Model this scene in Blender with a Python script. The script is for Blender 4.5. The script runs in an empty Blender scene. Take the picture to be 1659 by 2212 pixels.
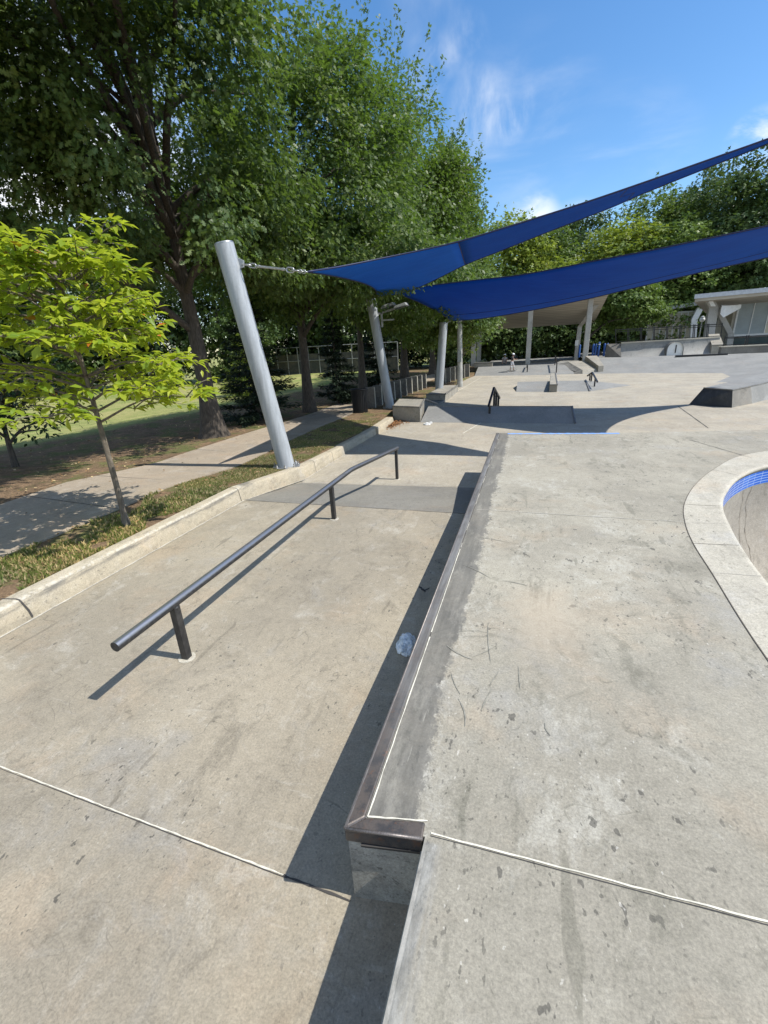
import bpy, bmesh, math, random
import numpy as np
from mathutils import Vector, Matrix, noise
from mathutils.geometry import delaunay_2d_cdt

sc = bpy.context.scene
COL = sc.collection
rad = math.radians

# ------------------------------------------------------------------ camera
F_PX, W_PX, H_PX, EYE = 950.915, 1659.0, 2212.0, 2.0
M = np.array([[0.9493655545, 0.3101632858, -0.0500377862],
              [0.0646228630, -0.3486461868, -0.9350239152],
              [-0.3074555732, 0.8844459128, -0.3510363199]])
def ray(u, v):
    return M.T @ np.array([(u - 829.5) / F_PX, (v - 1106.0) / F_PX, 1.0])
def P(u, v, z=0.0):            # where the sight line of a photo point meets the level z
    d = ray(u, v); t = (z - EYE) / d[2]
    return Vector((d[0] * t, d[1] * t, z))
def Y(u, v, y):                # where it meets the vertical plane at distance y
    d = ray(u, v); t = y / d[1]
    return Vector((d[0] * t, y, d[2] * t + EYE))
cd = bpy.data.cameras.new('camera')
cam = bpy.data.objects.new('camera', cd); COL.objects.link(cam)
cd.sensor_fit = 'HORIZONTAL'; cd.sensor_width = 36.0; cd.lens = F_PX / W_PX * 36.0
cd.clip_start = 0.05; cd.clip_end = 3000
cam.matrix_world = Matrix(((M[0][0], -M[1][0], -M[2][0], 0), (M[0][1], -M[1][1], -M[2][1], 0),
                           (M[0][2], -M[1][2], -M[2][2], EYE), (0, 0, 0, 1)))
sc.camera = cam

# ------------------------------------------------------------------ light
SUN = Vector((0.73, 0.04, 1.0)).normalized()
ld = bpy.data.lights.new('sun', 'SUN'); ld.energy = 5.0; ld.angle = rad(0.5); ld.color = (1.0, 0.965, 0.90)
lo = bpy.data.objects.new('sun', ld); COL.objects.link(lo)
lo.rotation_euler = SUN.to_track_quat('Z', 'Y').to_euler()
lo.location = (20, 0, 30)

# ------------------------------------------------------------------ node helper
class NT:
    def __init__(s, tree): s.t = tree
    def n(s, typ, **kw):
        nd = s.t.nodes.new(typ)
        for k, v in kw.items():
            if k == 'inp':
                for kk, vv in v.items():
                    if isinstance(vv, bpy.types.NodeSocket): s.t.links.new(vv, nd.inputs[kk])
                    else: nd.inputs[kk].default_value = vv
            else: setattr(nd, k, v)
        return nd
    def math(s, op, a, b=0.0, c=None, clamp=False):
        nd = s.n('ShaderNodeMath', operation=op, use_clamp=clamp, inp={0: a, 1: b})
        if c is not None:
            if isinstance(c, bpy.types.NodeSocket): s.t.links.new(c, nd.inputs[2])
            else: nd.inputs[2].default_value = c
        return nd.outputs[0]
    def mix(s, f, a, b, blend='MIX'):
        nd = s.n('ShaderNodeMix', data_type='RGBA', blend_type=blend)
        for i, v in ((0, f), (6, a), (7, b)):
            if isinstance(v, bpy.types.NodeSocket): s.t.links.new(v, nd.inputs[i])
            elif i == 0: nd.inputs[0].default_value = v
            else: nd.inputs[i].default_value = (*v[:3], 1)
        return nd.outputs[2]
    def rng(s, v, a, b, c=0.0, d=1.0, smooth=True):
        nd = s.n('ShaderNodeMapRange', interpolation_type='SMOOTHSTEP' if smooth else 'LINEAR',
                 inp={'Value': v, 'From Min': a, 'From Max': b, 'To Min': c, 'To Max': d})
        return nd.outputs[0]
    def noise(s, vec, scale, detail=4.0, rough=0.55, dist=0.0):
        return s.n('ShaderNodeTexNoise', inp={'Vector': vec, 'Scale': scale, 'Detail': detail, 'Roughness': rough, 'Distortion': dist}).outputs[0]
    def mapv(s, vec, scale=(1, 1, 1), rot=(0, 0, 0), loc=(0, 0, 0)):
        return s.n('ShaderNodeMapping', inp={'Vector': vec, 'Scale': scale, 'Rotation': rot, 'Location': loc}).outputs[0]
    def pos(s): return s.n('ShaderNodeNewGeometry').outputs['Position']
    def island(s): return s.n('ShaderNodeNewGeometry').outputs['Random Per Island']
    def xyz(s, v):
        nd = s.n('ShaderNodeSeparateXYZ', inp={0: v}); return nd.outputs
    def hsv(s, c, h=.5, sa=1.0, v=1.0):
        return s.n('ShaderNodeHueSaturation', inp={'Color': c, 'Hue': h, 'Saturation': sa, 'Value': v}).outputs[0]

def new_mat(name):
    m = bpy.data.materials.new(name); m.use_nodes = True
    m.node_tree.nodes.clear()
    t = NT(m.node_tree)
    out = t.n('ShaderNodeOutputMaterial')
    b = t.n('ShaderNodeBsdfPrincipled')
    m.node_tree.links.new(b.outputs[0], out.inputs[0])
    return m, t, b, out
def lk(t, a, b): t.t.links.new(a, b)

def concrete(name, c1, c2, stain=(.12, .115, .095), stain_amt=.35, spots=.5, bump=.25, rough=.8, streak=0.0, streak_rot=0.0, scale=1.0, extra=None, light=(.6, .58, .53), light_amt=.3, hue=.33):
    m, t, b, out = new_mat(name)
    p = t.pos()
    w = t.n('ShaderNodeVectorMath', operation='ADD', inp={0: p, 1: t.n('ShaderNodeVectorMath', operation='SCALE', inp={0: t.n('ShaderNodeTexNoise', inp={'Vector': p, 'Scale': 2.0}).outputs[1], 'Scale': .35}).outputs[0]}).outputs[0]
    n1 = t.noise(w, .75 * scale, 8, .66)
    n2 = t.noise(t.mapv(w, loc=(7, 3, 1)), 2.3 * scale, 9, .72)
    col = t.mix(t.rng(n1, .36, .64), c1, c2)
    # warm and cool patches left by curing and dirt
    nh = t.noise(t.mapv(w, loc=(31, 5, 8)), 1.1 * scale, 7, .68); nc = t.noise(t.mapv(w, loc=(11, 45, 8)), 1.5 * scale, 7, .68)
    av = sum(c1) / 3
    col = t.mix(t.math('MULTIPLY', t.rng(nh, .52, .68), hue), col, (c1[0] * 1.08, c1[1] * .93, c1[2] * .82))
    col = t.mix(t.math('MULTIPLY', t.rng(nc, .54, .70), hue), col, (av * .95, av * .95, av * .93))
    col = t.mix(t.math('MULTIPLY', t.rng(n2, .54, .76), light_amt), col, light)
    n3 = t.noise(t.mapv(w, loc=(2, 9, 4)), 1.3 * scale, 11, .78)
    col = t.mix(t.math('MULTIPLY', t.rng(n3, .52, .74), stain_amt), col, stain)
    n4 = t.noise(t.mapv(w, loc=(22, 19, 4)), 7 * scale, 8, .76)
    col = t.mix(t.math('MULTIPLY', t.rng(n4, .55, .74), stain_amt * .7), col, stain)
    if streak:
        for sc_, ro, lo_, c_, k in (((8, .9, 4), streak_rot, 0, stain, 1.0), ((1.5, 12, 4), streak_rot + .9, 3, light, .6), ((11, 1.3, 4), streak_rot + 1.9, 6, stain, .6)):
            s1 = t.noise(t.mapv(w, scale=sc_, rot=(0, 0, ro), loc=(lo_, lo_, 0)), 1.5, 6, .66)
            col = t.mix(t.math('MULTIPLY', t.rng(s1, .58, .72), streak * k), col, c_)
    # chalky blotches with ragged edges, and thin curved wheel marks
    nb = t.noise(t.mapv(w, loc=(14, 2, 6), rot=(0, 0, .6), scale=(1, .6, 1)), 2.6 * scale, 12, .80)
    col = t.mix(t.math('MULTIPLY', t.rng(nb, .54, .64), light_amt * .62), col, light)
    nb2 = t.noise(t.mapv(w, loc=(4, 32, 6), rot=(0, 0, 1.2), scale=(1, .5, 1)), 3.4 * scale, 12, .82)
    col = t.mix(t.math('MULTIPLY', t.rng(nb2, .545, .62), stain_amt * .8), col, stain)
    for lo_, sc_, di, am in ((3, .8, 1.6, .5), (17, 1.3, 2.2, .4)):
        nl = t.noise(t.mapv(p, loc=(lo_, lo_, 0)), sc_, 3, .5, di)
        ln = t.rng(t.math('ABSOLUTE', t.math('SUBTRACT', nl, .5)), .0015, .006, 1, 0)
        gl_ = t.rng(t.noise(t.mapv(p, loc=(lo_, 0, 5)), 2.2, 5, .7), .5, .6)
        col = t.mix(t.math('MULTIPLY', t.math('MULTIPLY', ln, gl_), am * min(1, spots * 1.4)), col, stain)
    # irregular pits, specks and short scratches, gathered in patches
    gate = t.rng(t.noise(t.mapv(p, loc=(5, 1, 2)), 1.1, 4, .6), .38, .62, .15, 1.0)
    for sc_, st, ro, lo_, th, c, amt in ((24, (1, .6, 1), .6, 1, .665, (.075, .07, .06), .8), (17, (1, .5, 1), 1.1, 4, .715, stain, .4), (46, (1, .7, 1), 0, 8, .66, (.09, .085, .07), .7), (44, (1, .6, 1), 2.0, 15, .70, (.68, .65, .58), .4), (9, (1, .16, 1), .8, 21, .655, stain, .5)):
        nn = t.noise(t.mapv(p, scale=st, rot=(0, 0, ro), loc=(lo_, lo_, lo_)), sc_, 3, .5)
        col = t.mix(t.math('MULTIPLY', t.math('MULTIPLY', t.rng(nn, th, th + .03), amt * min(1, spots * 1.5)), gate), col, c)
    g = t.noise(p, 95, 6, .8)
    g2 = t.noise(p, 21, 7, .76)
    col = t.mix(1.0, col, t.n('ShaderNodeCombineColor', inp={0: t.rng(g, .25, .75, .56, 1.42, False), 1: t.rng(g, .25, .75, .56, 1.42, False), 2: t.rng(g, .25, .75, .57, 1.40, False)}).outputs[0], 'MULTIPLY')
    col = t.mix(1.0, col, t.n('ShaderNodeCombineColor', inp={0: t.rng(g2, .3, .7, .86, 1.13, False), 1: t.rng(g2, .3, .7, .86, 1.13, False), 2: t.rng(g2, .3, .7, .85, 1.13, False)}).outputs[0], 'MULTIPLY')
    if extra: col = extra(t, p, col)
    lk(t, col, b.inputs['Base Color'])
    b.inputs['Roughness'].default_value = rough
    b.inputs['Specular IOR Level'].default_value = .3
    bn = t.n('ShaderNodeBump', inp={'Strength': bump * 1.3, 'Distance': .004, 'Height': t.math('ADD', g, t.math('MULTIPLY', g2, 1.4))})
    lk(t, bn.outputs[0], b.inputs['Normal'])
    return m

def plain(name, c, rough=.6, metal=0.0, var=.15, scale=6.0, bump=0.0, c2=None, spec=.5, streaky=None):
    m, t, b, out = new_mat(name)
    p = t.pos()
    if streaky: p2 = t.mapv(p, scale=streaky)
    else: p2 = p
    n = t.noise(p2, scale, 6, .65)
    c2 = c2 or tuple(x * (1 - var * 2) for x in c)
    col = t.mix(t.rng(n, .35, .68), c, c2)
    g = t.noise(p, scale * 9, 3, .6)
    col = t.mix(t.math('MULTIPLY', t.rng(g, .45, .8), .3), col, tuple(x * .55 for x in c))
    lk(t, col, b.inputs['Base Color'])
    b.inputs['Roughness'].default_value = rough; b.inputs['Metallic'].default_value = metal
    b.inputs['Specular IOR Level'].default_value = spec
    if bump:
        bn = t.n('ShaderNodeBump', inp={'Strength': bump, 'Distance': .01, 'Height': t.math('ADD', n, g)})
        lk(t, bn.outputs[0], b.inputs['Normal'])
    return m

def leaf_mat(name, c1, c2, trans, rough=.42, tw=.4, spec=.5, c3=None, third=.985):
    m, t, b, out = new_mat(name)
    r = t.island()
    col = t.mix(r, c1, c2)
    if c3: col = t.mix(t.math('GREATER_THAN', r, third), col, c3)
    big = t.noise(t.pos(), .55, 3)
    col = t.mix(1.0, col, t.n('ShaderNodeCombineColor', inp={0: t.rng(big, .3, .7, .75, 1.3), 1: t.rng(big, .3, .7, .82, 1.2), 2: t.rng(big, .3, .7, .9, 1.0)}).outputs[0], 'MULTIPLY')
    lk(t, col, b.inputs['Base Color'])
    b.inputs['Roughness'].default_value = rough; b.inputs['Specular IOR Level'].default_value = spec
    tr = t.n('ShaderNodeBsdfTranslucent')
    lk(t, t.mix(r, trans, tuple(x * .75 for x in trans)), tr.inputs[0])
    mx = t.n('ShaderNodeMixShader', inp={0: tw})
    lk(t, b.outputs[0], mx.inputs[1]); lk(t, tr.outputs[0], mx.inputs[2]); lk(t, mx.outputs[0], out.inputs[0])
    return m

# ------------------------------------------------------------------ object helpers
def tag(o, label=None, cat=None, group=None, kind=None):
    if label: o['label'] = label
    if cat: o['category'] = cat
    if group: o['group'] = group
    if kind: o['kind'] = kind
    return o
def thing(name, label, cat, loc, group=None):
    o = bpy.data.objects.new(name, None); COL.objects.link(o); o.location = loc; o.empty_display_size = .2
    return tag(o, label, cat, group)
def world_loc(o):
    v = Vector((0, 0, 0))
    while o is not None: v += o.location; o = o.parent
    return v
def link_mesh(me, name, mat, parent=None, origin=None):
    o = bpy.data.objects.new(name, me); COL.objects.link(o)
    if parent is not None:
        off = world_loc(parent)
    elif origin is not None: off = Vector(origin)
    else:
        co = np.empty(len(me.vertices) * 3, 'f'); me.vertices.foreach_get('co', co); co = co.reshape(-1, 3)
        off = Vector(((co[:, 0].min() + co[:, 0].max()) / 2, (co[:, 1].min() + co[:, 1].max()) / 2, co[:, 2].min()))
    me.transform(Matrix.Translation(-off))
    if parent is not None: o.parent = parent
    else: o.location = off
    if mat is not None and not me.materials: me.materials.append(mat)
    return o
def copy_tree(o, parent=None):
    c = o.copy(); COL.objects.link(c)
    if parent is not None: c.parent = parent
    for ch in list(o.children): copy_tree(ch, c)
    return c

class MB:
    def __init__(s): s.v = []; s.f = []; s.uv = None
    def quad(s, *p):
        i = len(s.v); s.v += [tuple(q) for q in p]; s.f.append(tuple(range(i, i + len(p)))); return s
    def hull(s, bot, top):     # prism between two rings of equal count (both counter-clockwise from above)
        n = len(bot); i = len(s.v); s.v += [tuple(q) for q in bot] + [tuple(q) for q in top]
        s.f.append(tuple(i + k for k in reversed(range(n)))); s.f.append(tuple(i + n + k for k in range(n)))
        for k in range(n):
            k2 = (k + 1) % n; s.f.append((i + k, i + k2, i + n + k2, i + n + k))
        return s
    def box(s, x0, x1, y0, y1, z0, z1):
        return s.hull([(x0, y0, z0), (x1, y0, z0), (x1, y1, z0), (x0, y1, z0)], [(x0, y0, z1), (x1, y0, z1), (x1, y1, z1), (x0, y1, z1)])
    def bar(s, a, b, w, h=None, up=(0, 0, 1)):
        h = h or w; a = Vector(a); b = Vector(b); d = (b - a).normalized(); up = Vector(up)
        if abs(d.dot(up)) > .95: up = Vector((0, 1, 0))
        r = d.cross(up).normalized() * w / 2; u = r.cross(d).normalized() * h / 2
        return s.hull([a - r - u, a - r + u, a + r + u, a + r - u], [b - r - u, b - r + u, b + r + u, b + r - u])
    def tube(s, pts, rads, n=12, cap=True):
        pts = [Vector(p) for p in pts]
        if not hasattr(rads, '__len__'): rads = [rads] * len(pts)
        rings = []; prev = None
        for k, p in enumerate(pts):
            d = (pts[min(k + 1, len(pts) - 1)] - pts[max(k - 1, 0)]).normalized()
            if prev is None:
                a = Vector((0, 0, 1)) if abs(d.z) < .9 else Vector((0, 1, 0))
                r = d.cross(a).normalized()
            else: r = (prev - d * prev.dot(d)).normalized()
            prev = r; q = d.cross(r)
            i = len(s.v)
            for j in range(n):
                an = 2 * math.pi * j / n
                s.v.append(tuple(p + (r * math.cos(an) + q * math.sin(an)) * rads[k]))
            rings.append(i)
        for a, b in zip(rings, rings[1:]):
            for j in range(n):
                j2 = (j + 1) % n; s.f.append((a + j, a + j2, b + j2, b + j))
        if cap:
            s.f.append(tuple(rings[0] + j for j in reversed(range(n)))); s.f.append(tuple(rings[-1] + j for j in range(n)))
        return s
    def grid(s, rows, close=False):
        i = len(s.v); n = len(rows[0])
        for r in rows: s.v += [tuple(q) for q in r]
        for a in range(len(rows) - 1):
            for b in range(n if close else n - 1):
                b2 = (b + 1) % n
                s.f.append((i + a * n + b, i + a * n + b2, i + (a + 1) * n + b2, i + (a + 1) * n + b))
        return s
    def build(s, name, mat, parent=None, smooth=False, bevel=0.0, recalc=True, origin=None, segs=2):
        me = bpy.data.meshes.new(name); me.from_pydata(s.v, [], s.f)
        bm = bmesh.new(); bm.from_mesh(me)
        if recalc: bmesh.ops.recalc_face_normals(bm, faces=bm.faces)
        if bevel:
            es = [e for e in bm.edges if len(e.link_faces) == 2 and e.calc_face_angle(0) > .5]
            bmesh.ops.bevel(bm, geom=es, offset=bevel, segments=segs, profile=.5, affect='EDGES', clamp_overlap=True)
        bm.to_mesh(me); bm.free()
        if smooth:
            for p in me.polygons: p.use_smooth = True
            if smooth == 'auto':
                me.set_sharp_from_angle(angle=rad(40))
        return link_mesh(me, name, mat, parent, origin)

def catmull(pts, n, closed=False):
    pts = [Vector(p) for p in pts]; m = len(pts); out = []
    segs = m if closed else m - 1
    for i in range(segs):
        if closed: a, b, c, d = pts[i - 1], pts[i], pts[(i + 1) % m], pts[(i + 2) % m]
        else:
            b, c = pts[i], pts[i + 1]
            a = pts[i - 1] if i else b * 2 - c
            d = pts[i + 2] if i + 2 < m else c * 2 - b
        for k in range(n):
            t = k / n
            out.append(.5 * ((2 * b) + (c - a) * t + (2 * a - 5 * b + 4 * c - d) * t * t + (3 * b - a - 3 * c + d) * t ** 3))
    if not closed: out.append(pts[-1])
    return out
def resample(pts, n, closed=False):
    pts = list(pts)
    if closed: pts = pts + [pts[0]]
    L = [0]
    for a, b in zip(pts, pts[1:]): L.append(L[-1] + (b - a).length)
    out = []; k = 0
    for i in range(n):
        s = L[-1] * i / (n if closed else n - 1)
        while k < len(L) - 2 and L[k + 1] < s: k += 1
        t = (s - L[k]) / max(1e-9, L[k + 1] - L[k]); out.append(pts[k].lerp(pts[k + 1], min(1, t)))
    return out

# leaves as real little faces, thousands to a crown
OAK = (np.array([[0, 0, 0], [.22, -.05, .01], [.3, -.27, -.03], [.42, -.07, .02], [.56, -.36, -.05], [.66, -.08, .02], [.82, -.22, -.05], [1, 0, -.06],
                 [.82, .22, -.05], [.66, .08, .02], [.56, .36, -.05], [.42, .07, .02], [.3, .27, -.03], [.22, .05, .01]]), [list(range(14))])
OVAL = (np.array([[0, 0, 0], [.3, -.12, .05], [.64, -.19, .03], [1, 0, -.14], [.64, .19, .03], [.3, .12, .05], [.33, 0, 0], [.66, 0, -.03]]),
        [[0, 1, 2, 7, 6], [7, 2, 3, 4], [0, 6, 7, 4, 5]])
RHOMB = (np.array([[0, 0, 0], [.45, -.3, .03], [1, 0, -.08], [.5, .32, .03]]), [[0, 1, 2, 3]])
TUFT = (np.array([[0, 0, 0], [.2, -.12, .02], [.45, -.45, -.05], [.5, -.14, .02], [1, -.1, -.08], [.62, .12, .02], [.6, .5, -.06], [.25, .14, .02]]), [list(range(8))])
NEEDLE = (np.array([[0, -.03, 0], [.5, -.11, -.02], [1, 0, -.12], [.5, .11, -.02], [0, .03, 0]]), [[0, 1, 2, 3, 4]])
def leaves(name, pos, nrm, hd, size, tmpl, mat, parent=None, origin=None):
    tv, tf = tmpl; n = len(pos); k = len(tv)
    Z = nrm / np.linalg.norm(nrm, axis=1, keepdims=True)
    X = hd - Z * (hd * Z).sum(1, keepdims=True); X /= np.linalg.norm(X, axis=1, keepdims=True) + 1e-9
    Yv = np.cross(Z, X)
    s = size[:, None, None]
    v = pos[:, None, :] + s * (tv[None, :, 0:1] * X[:, None] + tv[None, :, 1:2] * Yv[:, None] + tv[None, :, 2:3] * Z[:, None])
    lt = np.array([len(f) for f in tf]); loops = np.concatenate([np.array(f) for f in tf])
    li = (np.arange(n)[:, None] * k + loops[None, :]).ravel()
    tot = np.tile(lt, n); st = np.concatenate([[0], np.cumsum(tot)[:-1]])
    me = bpy.data.meshes.new(name)
    me.vertices.add(n * k); me.vertices.foreach_set('co', v.astype('f').ravel())
    me.loops.add(len(li)); me.loops.foreach_set('vertex_index', li.astype('i'))
    me.polygons.add(len(tot)); me.polygons.foreach_set('loop_start', st.astype('i'))
    me.update(calc_edges=True)
    return link_mesh(me, name, mat, parent, origin)
# ------------------------------------------------------------------ materials
C_FLOOR = concrete('concrete_floor_tan', (.335, .292, .220), (.264, .232, .178), stain=(.135, .118, .09), stain_amt=.5, spots=.75, streak=.26, streak_rot=.75)
C_FLOOR2 = concrete('concrete_floor_buff', (.385, .342, .268), (.315, .282, .225), stain=(.19, .165, .125), stain_amt=.4, spots=.4, streak=.22, streak_rot=1.4)
C_BANK = concrete('concrete_bank_grey', (.225, .212, .182), (.185, .175, .152), stain=(.12, .115, .10), stain_amt=.42, spots=.3, streak=.2, streak_rot=.2, light=(.36, .35, .32), light_amt=.2)
C_BANK2 = concrete('concrete_far_bank', (.245, .242, .228), (.205, .203, .192), stain=(.14, .14, .132), stain_amt=.4, spots=.1, light_amt=.12, streak=.2, streak_rot=1.2)
C_SMOOTH = concrete('concrete_smooth_dark', (.22, .205, .178), (.165, .155, .138), stain=(.08, .075, .065), stain_amt=.55, spots=.2, light_amt=.2)
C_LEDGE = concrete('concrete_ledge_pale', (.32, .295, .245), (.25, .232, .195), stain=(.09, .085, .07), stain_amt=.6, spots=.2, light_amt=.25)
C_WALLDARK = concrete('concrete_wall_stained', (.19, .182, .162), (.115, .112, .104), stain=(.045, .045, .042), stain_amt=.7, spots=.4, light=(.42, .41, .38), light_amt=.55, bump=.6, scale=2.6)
C_QUARTER = concrete('concrete_quarter_wall', (.29, .285, .265), (.20, .198, .19), stain=(.08, .08, .08), stain_amt=.5, spots=.1, light_amt=.25, scale=.7)
C_DECKWALL = concrete('concrete_deck_wall', (.46, .44, .385), (.31, .30, .265), stain=(.085, .083, .073), stain_amt=.75, spots=.6, light=(.5, .49, .45), light_amt=.5, bump=.6, scale=3.0)
C_COPING = concrete('concrete_coping_pale', (.47, .435, .355), (.41, .378, .31), stain=(.2, .18, .145), stain_amt=.4, spots=.5, light_amt=.35)
C_BOWL = concrete('concrete_bowl', (.34, .308, .255), (.28, .255, .215), stain=(.16, .145, .115), stain_amt=.5, spots=.25, light_amt=.3)
C_PATH = concrete('concrete_path', (.365, .298, .222), (.295, .245, .185), stain=(.13, .112, .085), stain_amt=.42, spots=.4)
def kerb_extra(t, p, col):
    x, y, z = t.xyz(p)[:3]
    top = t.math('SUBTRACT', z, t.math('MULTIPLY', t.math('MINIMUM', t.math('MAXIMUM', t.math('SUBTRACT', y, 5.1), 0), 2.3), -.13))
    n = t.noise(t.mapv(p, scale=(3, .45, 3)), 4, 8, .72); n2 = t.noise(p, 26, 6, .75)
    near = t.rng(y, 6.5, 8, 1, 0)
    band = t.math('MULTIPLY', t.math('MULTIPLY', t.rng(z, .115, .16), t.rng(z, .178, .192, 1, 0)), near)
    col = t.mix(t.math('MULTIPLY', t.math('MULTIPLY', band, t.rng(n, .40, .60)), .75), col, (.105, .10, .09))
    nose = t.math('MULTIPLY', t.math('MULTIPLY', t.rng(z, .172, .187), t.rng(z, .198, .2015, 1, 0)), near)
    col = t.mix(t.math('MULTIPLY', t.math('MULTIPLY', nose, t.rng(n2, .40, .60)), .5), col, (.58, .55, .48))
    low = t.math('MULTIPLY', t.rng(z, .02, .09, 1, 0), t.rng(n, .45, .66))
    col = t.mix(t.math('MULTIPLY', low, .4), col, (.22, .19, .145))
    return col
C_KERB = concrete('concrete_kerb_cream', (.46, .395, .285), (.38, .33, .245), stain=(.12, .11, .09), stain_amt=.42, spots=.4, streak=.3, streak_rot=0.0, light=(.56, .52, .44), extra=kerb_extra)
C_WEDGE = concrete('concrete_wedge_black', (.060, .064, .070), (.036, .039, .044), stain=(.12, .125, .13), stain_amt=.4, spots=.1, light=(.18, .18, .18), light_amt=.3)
C_COLUMN = concrete('concrete_column', (.46, .44, .40), (.38, .365, .33), stain=(.17, .165, .15), stain_amt=.4, spots=.05)

def deck_extra(t, p, col):
    x, y, z = t.xyz(p)[:3]
    d = t.math('SUBTRACT', x, t.math('ADD', t.math('MULTIPLY', y, -.0095), -.528))
    w = t.noise(t.mapv(p, scale=(1.6, .8, 1)), 1.9, 10, .74)
    w2 = t.noise(t.mapv(p, scale=(1, .7, 1)), 20, 7, .78)
    dd = t.math('ADD', t.math('ADD', d, t.math('MULTIPLY', t.math('SUBTRACT', w, .5), .30)), t.math('MULTIPLY', t.math('SUBTRACT', w2, .5), .17))
    zone = t.rng(y, .99, 1.02)
    f = t.math('MULTIPLY', t.math('MULTIPLY', t.rng(dd, .20, .235, 1, 0), zone), t.rng(t.noise(t.mapv(p, scale=(1, .6, 1), loc=(9, 2, 0)), 2.8, 9, .75), .3, .6, .97, .72))
    ws = t.noise(t.mapv(p, scale=(16, .9, 1)), 1.6, 7, .66); wf = t.noise(p, 60, 5, .7); wb = t.noise(p, 1.6, 6, .7)
    wear = t.mix(t.rng(ws, .34, .66), (.105, .101, .09), (.17, .162, .143))
    wear = t.mix(t.math('MULTIPLY', t.rng(wb, .5, .68), .5), wear, (.20, .185, .155))
    wear = t.mix(t.math('MULTIPLY', t.rng(wf, .35, .7), .45), wear, (.085, .08, .07))
    wc = t.noise(t.mapv(p, scale=(2.2, .8, 1), loc=(3, 7, 0)), 3.2, 10, .78); wl = t.noise(t.mapv(p, scale=(30, 2.5, 1), loc=(1, 2, 0)), 1.8, 4, .6)
    wear = t.mix(t.math('MULTIPLY', t.rng(wc, .52, .64), .55), wear, (.27, .255, .215))
    wear = t.mix(t.math('MULTIPLY', t.rng(wl, .66, .72), .5), wear, (.36, .345, .30))
    rim = t.math('MULTIPLY', t.math('MULTIPLY', t.rng(dd, .19, .23), t.rng(dd, .25, .36, 1, 0)), t.math('MULTIPLY', zone, t.rng(w2, .5, .62)))
    col = t.mix(t.math('MULTIPLY', rim, .34), col, (.54, .52, .46))
    col = t.mix(f, col, wear)
    dx = t.math('SUBTRACT', x, .16); dy = t.math('MULTIPLY', t.math('SUBTRACT', y, 2.45), .5)
    rr = t.math('ADD', t.math('SQRT', t.math('ADD', t.math('MULTIPLY', dx, dx), t.math('MULTIPLY', dy, dy))), t.math('MULTIPLY', t.math('SUBTRACT', w, .5), .45))
    col = t.mix(t.math('MULTIPLY', t.rng(rr, .02, .32, 1, 0), .38), col, (.46, .37, .265))
    # rubbed blue grey margin along the setback edge
    e2 = t.math('ADD', x, t.math('MULTIPLY', t.math('SUBTRACT', t.noise(t.mapv(p, scale=(14, 1.6, 1)), 1.5, 8, .7), .5), .16))
    g2 = t.math('MULTIPLY', t.math('MULTIPLY', t.rng(e2, -.25, -.16, 1, 0), t.rng(y, .98, 1.0, 1, 0)), .62)
    rub = t.mix(t.rng(t.noise(t.mapv(p, scale=(13, 4, 1)), 2.2, 10, .78), .36, .64), (.17, .17, .16), (.40, .395, .37))
    col = t.mix(g2, col, rub)
    return col
C_DECK = concrete('concrete_deck_grey', (.350, .322, .258), (.270, .248, .20), stain=(.135, .128, .098), stain_amt=.55, spots=.6, streak=.12, streak_rot=.5, extra=deck_extra, light=(.50, .48, .42), light_amt=.55, scale=.9, hue=.36)

SEAL = plain('cream_sealant', (.72, .68, .56), .8, var=.16, scale=22)
CRACK = plain('dark_joint', (.06, .055, .05), .9)
WHITEDEP = plain('lime_deposit', (.52, .49, .42), .9, scale=14, var=.2)
BLUEPAINT = plain('worn_blue_paint', (.17, .36, .78), .5, var=.1, scale=12, c2=(.30, .42, .66))
def steel_mat():
    m, t, b, out = new_mat('rusty_steel_edging')
    p = t.pos(); x, y, z = t.xyz(p)[:3]
    n = t.noise(p, 12, 8, .75); n2 = t.noise(t.mapv(p, loc=(4, 4, 4)), 28, 6, .7); n3 = t.noise(p, 2.2, 4, .6)
    col = t.mix(t.rng(n, .40, .60), (.06, .056, .054), (.115, .095, .08))
    col = t.mix(t.math('MULTIPLY', t.rng(n2, .54, .66), .65), col, (.17, .085, .048))
    # far stretch is polished and dusty, the near corner rusty
    far = t.math('MULTIPLY', t.rng(y, 1.05, 2.0), t.rng(n3, .35, .6, .55, 1))
    col = t.mix(far, col, t.mix(t.rng(t.noise(t.mapv(p, scale=(20, 1.2, 20)), 1.5, 6, .7), .36, .64), (.17, .158, .14), (.27, .26, .24)))
    lk(t, col, b.inputs['Base Color']); b.inputs['Roughness'].default_value = .45; b.inputs['Metallic'].default_value = .3
    bn = t.n('ShaderNodeBump', inp={'Strength': .3, 'Distance': .004, 'Height': t.math('ADD', n, n2)}); lk(t, bn.outputs[0], b.inputs['Normal'])
    return m
STEEL = steel_mat()
POLISHED = plain('polished_steel_lip', (.20, .18, .165), .45, .5, scale=30, c2=(.12, .10, .09), streaky=(8, 1, 8))
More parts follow.
